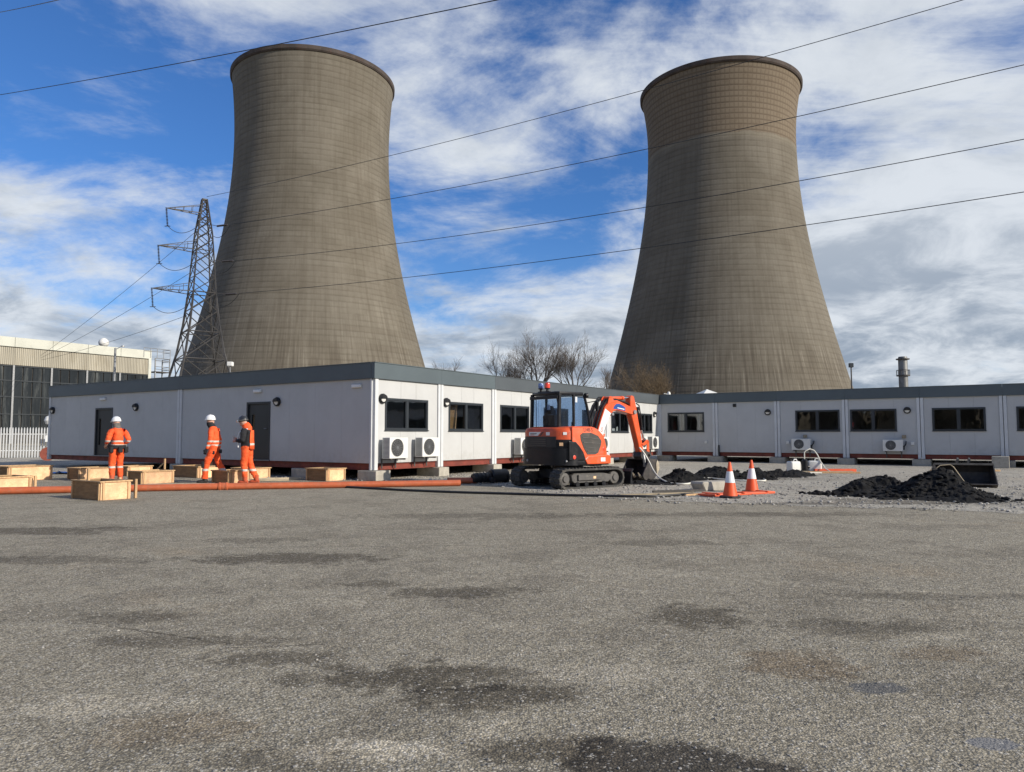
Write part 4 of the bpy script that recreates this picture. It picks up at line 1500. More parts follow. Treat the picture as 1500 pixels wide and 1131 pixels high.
for (p, e, l) in (((-35.3, 82.2, 23.9), (-80.7, 128, 15.1), 'uppermost line sloping down left from the pylon to the turbine hall'),
                  ((-35.6, 82.2, 19.4), (-80.9, 128.4, 14.75), 'middle line sloping down left from the pylon to the turbine hall'),
                  ((-35.9, 82.2, 14.6), (-81.1, 128.8, 14.4), 'lowest line running left from the pylon to the turbine hall')):
    d = (e[0] - p[0], e[1] - p[1])
    sg = 1.6
    conductor((p[0], p[1]), d, (sg, e[2] - p[2] - sg, p[2]), 0, 1, 0.024, l, 'down leads from the pylon to the hall', 24)
# tension insulators at the right of the body, with jumper loops
for (p, dd, z) in (((-32.59, 82.0), (61.34, -40), 24.587), ((-31.88, 82.0), (59.65, -40), 20.593), ((-31.41, 82.0), (58.77, -40), 16.932)):
    dv = Vector((dd[0], dd[1], -5.5)).normalized()
    a = Vector((p[0] - PX, 0, z)) - dv * 0.3
    mb = MB()
    pr = [(0.03, 0)]
    for k in range(11):
        zz_ = 0.1 + 1.75 * k / 10
        pr += [(0.03, zz_ - 0.06), (0.12, zz_), (0.03, zz_ + 0.06)]
    mb.lathe(pr, 8, m=Matrix.Translation(a) @ Vector((0, 0, 1)).rotation_difference(dv).to_matrix().to_4x4())
    mb.bar(pc(0, z + 0.1), a + dv * 0.1, 0.05)
    mb.build('insulator_string', M_insul, pyl)
    e = a + dv * 2.4
    bk = Vector((hd(z - 1) * 0.75, 0.3, z - 0.9))
    mb = MB()
    pp = []
    for k in range(11):
        f = k / 10
        q = e.lerp(bk, f)
        q.z -= 0.8 * 4 * f * (1 - f)
        pp.append(q)
    mb.path(pp, 0.03, 5)
    mb.build('jumper_cable', M_line, pyl)
mb = MB()
for i in range(4):
    mb.bar(pc(i, 27.55), pc((i + 1) % 4, 27.55), 0.12)
mb.build('peak_frame', M_pylon, pyl)
# ------------------------------------------------------------------ bare trees
def bare_tree(name, label, loc, h, spread, seed, mat, stems=3, levels=6, droop=0.0, cat='tree', group='bare winter trees beyond the cabins', dense=1.2, up=0.35, base=0.5):
    rng = random.Random(seed)
    t = thing(name, label, cat, loc, rng.uniform(0, 6), group)
    T, K = MB(), MB()

    def grow(p, d, ln, r, lvl):
        mb = T if lvl < 3 else K
        n = 3 if lvl < 3 else 2
        pts_, rs_ = [p], [r]
        q, dd = p.copy(), d.copy()
        r1 = r * (0.62 if lvl < levels else 0.35)
        for i in range(n):
            dd = (dd + Vector((rng.gauss(0, 0.13), rng.gauss(0, 0.13), rng.gauss(0.05, 0.08) * (1 if lvl > 1 else 0.3) - droop * lvl * 0.03))).normalized()
            q = q + dd * (ln / n)
            pts_.append(q.copy())
            rs_.append(r + (r1 - r) * (i + 1) / n)
        mb.path(pts_, rs_, 6 if lvl < 2 else (4 if lvl < 4 else 3), caps=False)
        if lvl >= levels:
            return
        kids = [3, 3, 4, 4, 3, 3, 3][min(lvl, 6)]
        kids = max(2, int(kids * dense + rng.random() * 0.7))
        for c in range(kids):
            f = 1.0 if c == 0 else rng.uniform(0.35, 1.0)
            i = min(int(f * n), n - 1)
            base = pts_[i].lerp(pts_[i + 1], f * n - i) if f < 1 else pts_[-1]
            ang = rng.uniform(0.12, 0.3) if c == 0 else rng.uniform(0.4, 0.85)
            ax = dd.cross(Vector((rng.gauss(0, 1), rng.gauss(0, 1), rng.gauss(0, 1)))).normalized()
            nd_ = (Matrix.Rotation(ang, 3, ax) @ dd)
            nd_ = (nd_ + Vector((0, 0, up * rng.uniform(0.2, 0.8)))).normalized()
            rr = r1 * (0.95 if c == 0 else rng.uniform(0.5, 0.8))
            grow(base, nd_, ln * rng.uniform(0.62, 0.85) * (1.0 if c == 0 else 0.9), max(rr, 0.0075), lvl + 1)

    hb = h * base
    fork = Vector((0, 0, hb))
    T.path([(0, 0, 0), (0.05, 0.02, hb * 0.5), (0, 0, hb)], [h * 0.019, h * 0.016, h * 0.014], 8, caps=False)
    for s in range(stems):
        a = 2 * PI * s / stems + rng.uniform(-0.4, 0.4)
        k = (0.12 if s == 0 else spread) * rng.uniform(0.7, 1.15)
        d = Vector((math.cos(a) * k, math.sin(a) * k, 1)).normalized()
        grow(fork - Vector((0, 0, 0.25 * s * (s > 0))), d, (h - hb) * 0.42 * rng.uniform(0.85, 1.1), h * 0.0105 * (1 if s == 0 else 0.85), 1)

    # settle to the wanted height
    zmax = max(v.co.z for v in K.bm.verts)
    f = h / zmax
    for m_ in (T, K):
        bmesh.ops.scale(m_.bm, vec=(f, f, f), verts=m_.bm.verts)
    T.build('trunk', M_bark, t, recalc=False)
    K.build('crown', mat, t, recalc=False)
    return t


bare_tree('bare_tree', 'tallest bare tree, middle of the clump between the two towers', (3.3, 100, 0), 15.9, 0.72, 11, M_twig, 6, dense=1.2)
bare_tree('bare_tree', 'bare tree at the left of the clump, above the second sunlit bay', (-1.4, 101, 0), 14.8, 0.66, 5, M_twig, 5, dense=1.2)
bare_tree('bare_tree', 'bare spreading tree at the right of the clump, leaning right', (8.3, 100, 0), 15.4, 0.78, 21, M_twig, 5, dense=1.2)
bare_tree('bare_tree', 'thin bare tree squeezed between the left and tallest trees', (0.9, 106, 0), 14.0, 0.5, 8, M_twig, 4, dense=1.1)
bare_tree('bare_tree', 'small distant bare tree nearest the left tower foot', (-11.6, 140, 0), 16.6, 0.45, 31, M_twig, 3, 5, base=0.62)
bare_tree('bare_tree', 'faint low bare tree between the small distant tree and the clump', (-8.6, 150, 0), 14.8, 0.2, 33, M_twig, 2, 5, base=0.7)
bare_tree('bare_tree', 'low bare tree just left of the right tower foot', (13.6, 112, 0), 11.4, 0.4, 41, M_twig, 3, 5, base=0.55)
bare_tree('bare_tree', 'second low bare tree touching the edge of the right tower', (15.6, 120, 0), 13.6, 0.4, 43, M_twig, 3, 5, base=0.6)
bare_tree('brown_tree', 'bushy golden brown bare tree in front of the right tower foot', (13.9, 78, 0), 10.4, 0.75, 17, M_twig2, 7, 6, up=0.3, base=0.38)

# ------------------------------------------------------------------ excavator
EX = thing('mini_excavator', 'orange and black tracked mini excavator digging beside the cabins', 'excavator', (1.43, 19.65, 0), R(38))


def eo(mb, name, mat, parent=EX, **k):
    return mb.build(name, mat, parent, **k)


def mxz(y0=0.0):
    return lambda a, b, d: Vector((a, y0 + d, b))


# tracks
def stadium(L, h, n=10, r=None):
    """closed outline of a track loop in (x, z), z from 0 to h"""
    r = h / 2
    out = []
    for i in range(n + 1):
        a = -PI / 2 + PI * i / n
        out.append((L / 2 - r + r * math.cos(a), r + r * math.sin(a)))
    for i in range(n + 1):
        a = PI / 2 + PI * i / n
        out.append((-L / 2 + r + r * math.cos(a), r + r * math.sin(a)))
    return out


TL, THH, TW = 2.24, 0.50, 0.38


def track(yc):
    o = stadium(TL, THH, 12)
    inn = [(x * (TL - 0.1) / TL, 0.05 + z * (THH - 0.1) / THH) for x, z in o]
    mb = MB()
    n = len(o)
    vs_, fs = [], []
    for ring_ in (o, inn):
        for yy in (yc - TW / 2, yc + TW / 2):
            vs_ += [(x, yy, z) for x, z in ring_]
    for i in range(n):
        j = (i + 1) % n
        fs += [(i, j, n + j, n + i), (2 * n + j, 2 * n + i, 3 * n + i, 3 * n + j), (i, 2 * n + i, 2 * n + j, j), (n + j, 3 * n + j, 3 * n + i, n + i)]
    mb._new(vs_, fs)
    # tread lugs round the loop
    per = []
    L = 0
    for i in range(n):
        a, b = Vector(o[i]), Vector(o[(i + 1) % n])
        per.append((L, a, b))
        L += (b - a).length
    total = L
    k = 44
    for i in range(k):
        s = total * i / k
        for l0, a, b in per:
            ll = (b - a).length
            if l0 <= s < l0 + ll and ll > 0:
                p = a.lerp(b, (s - l0) / ll)
                tdir = (b - a).normalized()
                nn = Vector((tdir.y, -tdir.x))
                c = Vector((p.x, 0, p.y))
                T3, N3 = Vector((tdir.x, 0, tdir.y)), Vector((nn.x, 0, nn.y))
                if c.z < 0.06:
                    N3 = -Vector((0, 0, 1)) * -0.2
                for sgn, off in ((1, 0.0), (-1, 0.03)):
                    y0 = yc + sgn * 0.01
                    y1 = yc + sgn * (TW / 2 - 0.005)
                    v = []
                    for yy in (y0, y1):
                        for tt, hh in ((-0.016, -0.005), (0.016, -0.005), (0.011, 0.024), (-0.011, 0.024)):
                            v.append(c + T3 * (tt + off) + N3 * hh + Vector((0, yy, 0)))
                    mb._new(v, [(0, 1, 2, 3), (7, 6, 5, 4), (0, 4, 5, 1), (1, 5, 6, 2), (2, 6, 7, 3), (3, 7, 4, 0)])
                break
    t = eo(mb, 'track', M_track)
    sg = -1 if yc < 0 else 1
    # frame, sprocket, idler, rollers sit inside the belt
    mb = MB()
    fr = [(-0.62, 0.20), (-0.55, 0.14), (0.62, 0.14), (0.72, 0.2), (0.72, 0.33), (0.45, 0.37), (-0.55, 0.38), (-0.65, 0.32)]
    mb.prism(fr, yc - 0.10, yc + 0.10, mxz())
    mb.prism([(-0.45, 0.2), (0.30, 0.2), (0.33, 0.34), (-0.45, 0.35)], yc + sg * 0.105, yc + sg * 0.15, mxz())
    mb.build('track_frame', M_dusty, t, bevel=0.012)
    for nm_, x, r in (('sprocket', -TL / 2 + 0.26, 0.17), ('idler', TL / 2 - 0.26, 0.18)):
        mb = MB()
        m = Matrix.Translation((x, yc, 0.25)) @ Matrix.Rotation(PI / 2, 4, 'X')
        mb.lathe([(0.0, -0.13), (r * 0.45, -0.13), (r * 0.5, -0.10), (r * 0.9, -0.09), (r, -0.06), (r, 0.06), (r * 0.9, 0.09), (r * 0.5, 0.10), (r * 0.45, 0.13), (0, 0.13)], 18, m=m)
        mb.build(nm_, M_dusty, t, smooth=True)
    for x in (-0.45, -0.15, 0.15, 0.45):
        mb = MB()
        m = Matrix.Translation((x, yc, 0.105)) @ Matrix.Rotation(PI / 2, 4, 'X')
        mb.lathe([(0, -0.12), (0.065, -0.12), (0.07, -0.05), (0.045, 0), (0.07, 0.05), (0.065, 0.12), (0, 0.12)], 12, m=m)
        mb.build('roller', M_blackp, t, smooth=True)
    mb = MB()
    mb.box(0.05, 0.14, yc + sg * 0.151 - 0.004, yc + sg * 0.151 + 0.004, 0.24, 0.3)
    mb.build('marker_plate', M_ply_lit, t)


track(-0.78)
track(0.78)
mb = MB()
mb.prism([(-0.5, 0.22), (0.5, 0.22), (0.45, 0.46), (-0.45, 0.46)], -0.60, 0.60, mxz())
mb.lathe([(0.42, 0.46), (0.42, 0.575)], 24)
eo(mb, 'undercarriage', M_blackp, bevel=0.01)
# dozer blade and its arms
mb = MB()
bp = [(1.36, 0.06), (1.40, 0.04), (1.46, 0.05), (1.43, 0.20), (1.45, 0.38), (1.50, 0.44), (1.45, 0.45), (1.39, 0.38), (1.37, 0.2)]
mb.prism(bp, -0.96, 0.96, mxz())
for y in (-0.4, 0.4):
    mb.bar((0.45, y, 0.3), (1.38, y, 0.22), 0.1, 0.12)
eo(mb, 'dozer_blade', M_blackp, bevel=0.006)

# upper structure outline (top view), counter-clockwise from front right
def arc(cx, cy, r, a0, a1, n):
    return [(cx + r * math.cos(R(a0 + (a1 - a0) * i / n)), cy + r * math.sin(R(a0 + (a1 - a0) * i / n))) for i in range(n + 1)]


rear = arc(-0.47, 0.42, 0.46, 90, 180, 8) + arc(-0.47, -0.42, 0.46, 180, 270, 8)      # rear corners
full = [(0.72, -0.80), (0.78, -0.70), (0.78, 0.70), (0.72, 0.88)] + rear + [(0.3, -0.885), (0.66, -0.86)]


def slab(outline, z0, z1, name, mat, grow=0.0, bevel=0.02, parent=EX):
    c = Vector((0.0, 0.0))
    mb = MB()
    pts_ = [(x * (1 + grow), y * (1 + grow)) for x, y in outline]
    mb.prism(pts_, z0, z1, lambda a, b, d: Vector((a, b, d)))
    return eo(mb, name, mat, parent, bevel=bevel, seg=2, smooth=True, ang=40)


slab(full, 0.575, 0.72, 'deck', M_blackp)


def shell(outline, ztops, z0, inset, name, mat, parent=EX, closed_top=True, ring_fr=((0, 0.0), (0.72, 0.0), (0.86, 0.18), (0.95, 0.5), (1.0, 1.0))):
    """body panel: outline walls rising to a per-point height, rounded over at the top"""
    n = len(outline)
    P = [Vector(p) for p in outline]
    inw = []
    for i in range(n):
        a, b, c = P[i - 1], P[i], P[(i + 1) % n]
        d1_, d2_ = (b - a).normalized(), (c - b).normalized()
        nn = Vector((-(d1_.y + d2_.y), d1_.x + d2_.x))
        inw.append(nn.normalized() if nn.length > 1e-6 else Vector((0, 0)))
    area = sum(P[i].x * P[(i + 1) % n].y - P[(i + 1) % n].x * P[i].y for i in range(n))
    sg = 1 if area > 0 else -1
    mb = MB()
    vs_, fs = [], []
    for fz, fi in ring_fr:
        for i in range(n):
            q = P[i] + inw[i] * (sg * inset * fi)
            vs_.append((q.x, q.y, z0 + (ztops[i] - z0) * fz))
    m = len(ring_fr)
    for r_ in range(m - 1):
        for i in range(n):
            j = (i + 1) % n
            fs.append((r_ * n + i, r_ * n + j, (r_ + 1) * n + j, (r_ + 1) * n + i))
    fs.append(tuple((m - 1) * n + i for i in range(n)))
    fs.append(tuple(range(n))[::-1])
    faces = mb._new(vs_, fs)
    bmesh.ops.triangulate(mb.bm, faces=[f for f in faces if len(f.verts) > 4])
    return eo(mb, name, mat, parent, smooth=True, ang=50)


# rear bonnet across the back
ro = [(-0.30, 0.885)] + rear + [(-0.30, -0.885)]
shell(ro, [1.52] * len(ro), 1.12, 0.10, 'rear_bonnet', M_redor)
# near-side engine hood: arches down to the front
def hood_z(x):
    if x < 0.02:
        return 1.545
    f = min((x - 0.02) / 0.56, 1.0)
    return 0.98 + 0.565 * math.sqrt(max(1 - f * f, 0))


so = []
xs_ = [-0.62, -0.5, -0.35, -0.2, -0.05, 0.08, 0.18, 0.27, 0.35, 0.42, 0.48, 0.53, 0.565, 0.58]
for x in xs_:
    so.append((x, -0.892 if x < 0.5 else -0.87))
for x in reversed(xs_):
    so.append((x, -0.30))
shell(so, [hood_z(x) for x, _ in so], 0.74, 0.07, 'side_hood', M_orange, ring_fr=((0, 0), (0.9, 0.0), (0.96, 0.2), (0.99, 0.6), (1.0, 1.0)))
mb = MB()                                               # orange skirt below
mb.prism([(-0.12, 0.60), (0.70, 0.60), (0.70, 0.80), (0.60, 0.83), (-0.10, 0.80), (-0.2, 0.72)], -0.905, -0.60, mxz())
eo(mb, 'side_skirt', M_orange, bevel=0.02, seg=2)
mb = MB()
mb.box(0.34, 0.50, -0.909, -0.9055, 0.66, 0.76)
eo(mb, 'warning_label', M_decal)
# black counterweight and rear panels as strips on the same outline, a little proud
def strip(i0, i1, z0, z1, off, name, mat, th=0.02, taper=0.0, parent=EX):
    P = [Vector(p) for p in ro]
    mb = MB()
    vs_, fs = [], []
    idx = list(range(i0, i1 + 1))
    for q in idx:
        a, b, c = P[max(q - 1, 0)], P[q], P[min(q + 1, len(P) - 1)]
        d = (c - a).normalized()
        nn = Vector((d.y, -d.x)) * -1
        if nn.dot(b - Vector((0.3, 0))) < 0:
            nn = -nn
        for z, t_ in ((z0, 0), (z1, taper)):
            o_ = b + nn * (off - t_)
            i_ = b + nn * (off - th - t_)
            vs_ += [(o_.x, o_.y, z), (i_.x, i_.y, z)]
    for k in range(len(idx) - 1):
        a, b = k * 4, (k + 1) * 4
        fs += [(a, b, b + 2, a + 2), (a + 1, a + 3, b + 3, b + 1), (a, a + 1, b + 1, b), (a + 2, b + 2, b + 3, a + 3)]
    e = (len(idx) - 1) * 4
    fs += [(0, 2, 3, 1), (e, e + 1, e + 3, e + 2)]
    mb._new(vs_, fs)
    return eo(mb, name, mat, parent, smooth=True, ang=40)


strip(1, 18, 0.58, 1.00, 0.05, 'counterweight', M_blackp, th=0.3)
strip(1, 18, 1.005, 1.215, 0.012, 'rear_grille', M_blackp, th=0.15)
strip(7, 12, 1.02, 1.29, 0.020, 'rear_cover', M_black, th=0.05)
strip(14, 15, 1.33, 1.40, 0.008, 'name_decal', M_decal, th=0.006)
strip(13, 14, 1.06, 1.14, 0.020, 'serial_plate', M_ply_lit, th=0.006)
strip(4, 6, 1.14, 1.20, 0.020, 'name_decal', M_decal, th=0.006)
def rear_plate(name, poly, mat, x0=-0.932, x1=-0.937, parent=EX):
    mb = MB()
    mb.prism(poly, x0, x1, lambda a, b, d: Vector((d, a, b)))
    return eo(mb, name, mat, parent)


nd_ = rear_plate('name_decal', [(0.41, 1.31), (0.06, 1.31), (-0.06, 1.405), (0.41, 1.405)], M_decal)
rear_plate('decal_line', [(0.36, 1.35), (0.12, 1.35), (0.10, 1.37), (0.36, 1.37)], M_lettering, -0.9372, -0.9385, nd_)
rear_plate('decal_line', [(0.36, 1.325), (0.2, 1.325), (0.19, 1.338), (0.36, 1.338)], M_redlet, -0.9372, -0.9385, nd_)
rear_plate('stripe_decal', [(0.0, 1.31), (-0.06, 1.31), (-0.16, 1.405), (-0.11, 1.405)], M_lettering)
rear_plate('warning_label', [(-0.26, 1.32), (-0.40, 1.32), (-0.40, 1.40), (-0.26, 1.40)], M_decal)
for k in range(4):
    rear_plate('grille_slat', [(0.33, 1.06 + k * 0.05), (-0.28, 1.06 + k * 0.05), (-0.28, 1.08 + k * 0.05), (0.33, 1.08 + k * 0.05)], M_grille, -0.951, -0.962)
for q in (6, 9, 15):
    a = Vector(ro[q])
    mb = MB()
    mb.lathe([(0, 0), (0.035, 0), (0.03, 0.02), (0, 0.025)], 12, m=Matrix.Translation((a.x - 0.045, a.y - (0.03 if q > 12 else 0), 0.68)) @ Matrix.Rotation(-PI / 2, 4, 'Y'))
    eo(mb, 'tie_down_eye', M_steel)
# black swoosh panel and the smoked grille in the side hood
mb = MB()
mb.prism([(-0.74, 0.70), (-0.18, 0.70), (-0.26, 0.90), (-0.40, 1.06), (-0.52, 1.16), (-0.74, 1.18)], -0.915, -0.86, mxz())
eo(mb, 'side_panel', M_blackp, bevel=0.02, seg=2)
mb = MB()
gp = [(-0.36, 1.33), (-0.28, 1.38), (0.02, 1.385), (0.26, 1.31), (0.38, 1.18), (0.36, 1.08), (0.26, 0.88), (0.16, 0.84), (-0.12, 0.84), (-0.24, 1.0), (-0.34, 1.2)]
mb.prism(gp, -0.902, -0.885, mxz())
g = eo(mb, 'engine_grille', M_grille, bevel=0.006)
for z, x0, x1 in ((1.26, -0.29, 0.27), (1.14, -0.26, 0.33), (1.02, -0.2, 0.28), (0.92, -0.12, 0.23)):
    mb = MB()
    mb.prism([(x0, z), (x1, z - 0.035), (x1, z - 0.02), (x0, z + 0.018)], -0.912, -0.9025, mxz())
    mb.build('slat', M_dusty, g)
for x, z in ((-0.58, 0.78), (0.47, 0.98)):
    mb = MB()
    mb.lathe([(0, 0), (0.05, 0), (0.05, 0.008), (0.035, 0.012), (0, 0.012)], 16, m=Matrix.Translation((x, -0.916 if x < 0 else -0.885, z)) @ Matrix.Rotation(PI / 2, 4, 'X'))
    eo(mb, 'round_cap', M_redlet)


def text(body, size, mat, parent, name, m, ext=0.0015):
    cu = bpy.data.curves.new(name, 'FONT')
    cu.body = body
    cu.size = size
    cu.extrude = ext
    cu.align_x = 'CENTER'
    cu.align_y = 'CENTER'
    cu.materials.append(mat)
    tmp = bpy.data.objects.new('tmp', cu)
    C.objects.link(tmp)
    dg = bpy.context.evaluated_depsgraph_get()
    dg.update()
    me = bpy.data.meshes.new_from_object(tmp.evaluated_get(dg))
    bpy.data.objects.remove(tmp)
    o = bpy.data.objects.new(name, me)
    C.objects.link(o)
    o.parent = parent
    o.matrix_basis = m
    return o


text('U48-5', 0.13, M_lettering, EX, 'model_lettering', Matrix.Translation((-0.08, -0.8935, 1.452)) @ Matrix.Rotation(PI / 2, 4, 'X'))

# cab: posts, roof, panes, seat
CR, CFx, CL, CRt = -0.50, 0.56, 0.86, -0.25           # rear x, front x, left y, right y
zb_, zt_ = 1.50, 2.40
cab = None
mb = MB()
for y in (CL, CRt):
    mb.bar((CR, y, 0.8 if y > 0 else 1.46), (CR + 0.03, y * 0.97 - (0.0), zt_), 0.075, 0.07)
    mb.path([(CFx + 0.12, y, 0.72), (CFx + 0.10, y, 1.3), (CFx - 0.04, y * 0.97, 2.0), (CFx - 0.16, y * 0.96, zt_ - 0.02)], 0.036, 6)
    mb.bar((0.02, y, 1.3), (0.02, y * 0.97, zt_), 0.055, 0.05)
    mb.bar((CR, y, 1.53), (CFx + 0.08, y, 1.42), 0.05)
mb.bar((CR, CL, 1.52), (CR, CRt, 1.52), 0.06)
mb.bar((CR, CL, 2.30), (CR, CRt, 2.30), 0.08)
mb.bar((CFx + 0.12, CL, 0.9), (CFx + 0.12, CRt, 0.9), 0.06)
cab = eo(mb, 'cab_frame', M_blackp)
mb = MB()
mb.prism([(CR - 0.05, CL * 0.6), (CR - 0.05, CRt + 0.06), (CR + 0.02, CRt - 0.02), (CFx - 0.22, CRt - 0.02), (CFx - 0.08, CRt + 0.12), (CFx - 0.08, CL - 0.12), (CFx - 0.22, CL + 0.02), (CR + 0.05, CL + 0.02)], 2.36, 2.45, lambda a, b, d: Vector((a, b, d)))
mb.build('cab_roof', M_blackp, cab, bevel=0.03, seg=2, smooth=True)


def pane(name, q):
    mb = MB()
    a, b, c = [Vector(v) for v in q[:3]]
    nn = (b - a).cross(c - a).normalized() * 0.004
    v = [Vector(p) + nn for p in q] + [Vector(p) - nn for p in q]
    n = len(q)
    mb._new(v, [tuple(range(n)), tuple(range(n, 2 * n))[::-1]] + [(i, (i + 1) % n, n + (i + 1) % n, n + i) for i in range(n)])
    mb.build(name, M_cabglass, cab)


pane('rear_pane', [(CR, CL - 0.05, 1.56), (CR, CRt + 0.05, 1.56), (CR + 0.025, CRt + 0.05, 2.25), (CR + 0.025, CL - 0.06, 2.25)])
pane('side_pane', [(CR + 0.05, CRt, 1.56), (-0.02, CRt, 1.52), (-0.02, CRt * 0.97, 2.33), (CR + 0.06, CRt * 0.97, 2.33)])
pane('side_pane', [(0.05, CRt, 1.50), (CFx + 0.04, CRt, 1.46), (CFx - 0.05, CRt * 0.97, 2.0), (CFx - 0.16, CRt * 0.97, 2.33), (0.05, CRt * 0.97, 2.33)])
pane('door_pane', [(CR + 0.05, CL, 1.0), (CFx + 0.04, CL, 1.0), (CFx - 0.05, CL * 0.97, 2.0), (CFx - 0.16, CL * 0.97, 2.33), (CR + 0.06, CL * 0.97, 2.33)])
pane('windscreen', [(CFx + 0.10, CL - 0.05, 1.35), (CFx + 0.10, CRt + 0.05, 1.35), (CFx - 0.03, CRt + 0.05, 2.0), (CFx - 0.15, CRt + 0.05, 2.34), (CFx - 0.15, CL - 0.05, 2.34), (CFx - 0.03, CL - 0.05, 2.0)])
mb = MB()
mb.box(CR + 0.05, CFx + 0.1, CRt + 0.03, CL - 0.03, 0.72, 1.0)
mb.box(CFx - 0.12, CFx + 0.06, CRt + 0.06, 0.15, 1.0, 1.42)
mb.build('cab_floor', M_blackp, cab, bevel=0.02)
mb = MB()
mb.prism([(-0.25, 1.12), (0.18, 1.15), (0.2, 1.25), (-0.15, 1.25), (-0.24, 1.85), (-0.36, 1.85), (-0.33, 1.15)], 0.08, 0.56, mxz())
mb.prism([(-0.27, 1.87), (-0.25, 2.08), (-0.34, 2.10), (-0.36, 1.88)], 0.2, 0.44, mxz())
mb.build('seat', M_cloth, cab, bevel=0.04, seg=2, smooth=True)
mb = MB()
for y in (-0.05, 0.66):
    mb.bar((0.1, y, 1.3), (0.16, y, 1.62), 0.04)
    mb.lathe([(0, 0), (0.035, 0.01), (0.03, 0.07), (0, 0.09)], 8, c=(0.16, y, 1.6))
mb.build('control_lever', M_black, cab)
mb = MB()
mb.box(CR + 0.03, CR + 0.034, 0.12, 0.24, 1.98, 2.12)
mb.build('cab_sticker', M_decal, cab)
mb = MB()
mb.box(0.08, 0.14, CRt * 0.97 - 0.012, CRt * 0.97 - 0.008, 2.18, 2.32)
mb.build('cab_sticker', M_decal, cab)
# beacons on the roof
for y, m_, l in ((0.52, M_lens_b, 'blue beacon'), (0.26, M_lens_r, 'red beacon')):
    mb = MB()
    mb.tube((CR + 0.06, y, 2.45), (CR + 0.06, y, 2.53), 0.035, n=10)
    mb.lathe([(0.07, 2.53), (0.075, 2.555), (0, 2.555)], 14, c=(CR + 0.06, y, 0))
    o = eo(mb, 'beacon', M_black)
    o['label'] = l
    mb = MB()
    mb.lathe([(0.072, 2.556), (0.075, 2.65), (0.062, 2.69), (0.0, 2.70)], 14, c=(CR + 0.06, y, 0))
    mb.build('lens', m_, o, smooth=True)
mb = MB()
mb.bar((CR + 0.06, 0.15, 2.46), (CR + 0.06, 0.62, 2.46), 0.05, 0.03)
eo(mb, 'beacon_bracket', M_black)
# work lamp and mirror at the front right of the cab
mb = MB()
mb.lathe([(0, -0.04), (0.06, -0.03), (0.065, 0.04), (0.05, 0.05), (0, 0.05)], 12, m=Matrix.Translation((CFx - 0.12, CRt - 0.02, 2.37)) @ Matrix.Rotation(PI / 2, 4, 'Y'))
eo(mb, 'work_lamp', M_black, smooth=True)
mb = MB()
mb.tube((CFx - 0.06, CRt, 2.18), (CFx + 0.10, CRt - 0.16, 2.22), 0.014, n=6)
mb.prism([(0.0, -0.15), (0.09, -0.13), (0.1, 0.1), (0.06, 0.14), (0.0, 0.13)], -0.025, 0.025, lambda a, b, d: Vector((CFx + 0.10 + d, CRt - 0.16 - a, 2.09 + b)))
eo(mb, 'mirror', M_black, bevel=0.01)
# black shroud between hood and boom
mb = MB()
mb.prism([(-0.28, 1.54), (0.1, 1.56), (0.45, 1.44), (0.58, 1.28), (0.58, 1.2), (-0.28, 1.3)], -0.62, -0.27, mxz())
eo(mb, 'hood_shroud', M_blackp, bevel=0.04, seg=2, smooth=True)

# swing bracket, boom, arm, rams, bucket
BY = -0.02
mb = MB()
mb.prism([(0.70, 0.50), (1.02, 0.50), (1.08, 0.72), (1.02, 1.08), (0.86, 1.12), (0.78, 0.8)], BY - 0.17, BY + 0.17, mxz())
eo(mb, 'swing_bracket', M_blackp, bevel=0.02)
mb = MB()
mb.box(0.70, 0.86, -0.52, -0.2, 0.70, 1.02)
eo(mb, 'blue_guard', M_blue, bevel=0.015)
cl = [(0.90, 0.98), (1.02, 1.26), (1.20, 1.66), (1.36, 1.95), (1.50, 2.09), (1.72, 2.12), (2.05, 2.05), (2.42, 1.95)]
hw = [0.09, 0.105, 0.122, 0.145, 0.16, 0.135, 0.115, 0.09]


def ribbon(cl, hw):
    up, dn = [], []
    for i, (x, z) in enumerate(cl):
        a = Vector(cl[max(i - 1, 0)])
        b = Vector(cl[min(i + 1, len(cl) - 1)])
        d = (b - a).normalized()
        n = Vector((-d.y, d.x))
        up.append((x + n.x * hw[i], z + n.y * hw[i]))
        dn.append((x - n.x * hw[i], z - n.y * hw[i]))
    return up + dn[::-1]


mb = MB()
mb.prism(ribbon(cl, hw), BY - 0.10, BY + 0.10, mxz())
for y in (-0.11, 0.08):                                  # ear plates for the arm ram
    mb.prism([(1.34, 2.12), (1.40, 2.30), (1.47, 2.36), (1.54, 2.32), (1.62, 2.20)], BY + y, BY + y + 0.03, mxz())
boom = eo(mb, 'boom', M_orange, bevel=0.012)
mb = MB()                                                # white panel with red lettering on the near face
wp = ribbon(cl[0:4], [h * 0.86 for h in hw[0:4]])
mb.prism(wp, BY - 0.1035, BY - 0.1008, mxz())
mb.build('white_panel', M_decal, boom)
mb = MB()
bd = [(1.60 + 0.30 * math.cos(R(a)), 2.02 + 0.17 * math.sin(R(a))) for a in range(170, -1, -17)] + [(2.02, 1.95), (1.9, 1.93), (1.55, 1.955)]
mb.prism([(1.56, 2.01), (1.60, 2.09), (1.68, 2.15), (1.8, 2.16), (1.95, 2.11), (2.04, 2.06), (2.04, 1.97), (1.9, 1.985), (1.7, 2.01)], BY - 0.1035, BY - 0.1008, mxz())
mb.build('blue_panel', M_blue, boom)
mb = MB()
mb.prism([(1.72, 2.035), (2.0, 2.0), (2.0, 2.025), (1.72, 2.06)], BY - 0.106, BY - 0.1037, mxz())
mb.build('panel_line', M_decal, boom)
a_ = math.atan2(1.66 - 1.26, 1.20 - 1.02)
text('U48', 0.11, M_redlet, boom, 'boom_lettering', Matrix.Translation((1.12, BY - 0.1045, 1.48)) @ Matrix.Rotation(PI / 2, 4, 'X') @ Matrix.Rotation(a_, 4, 'Z'))
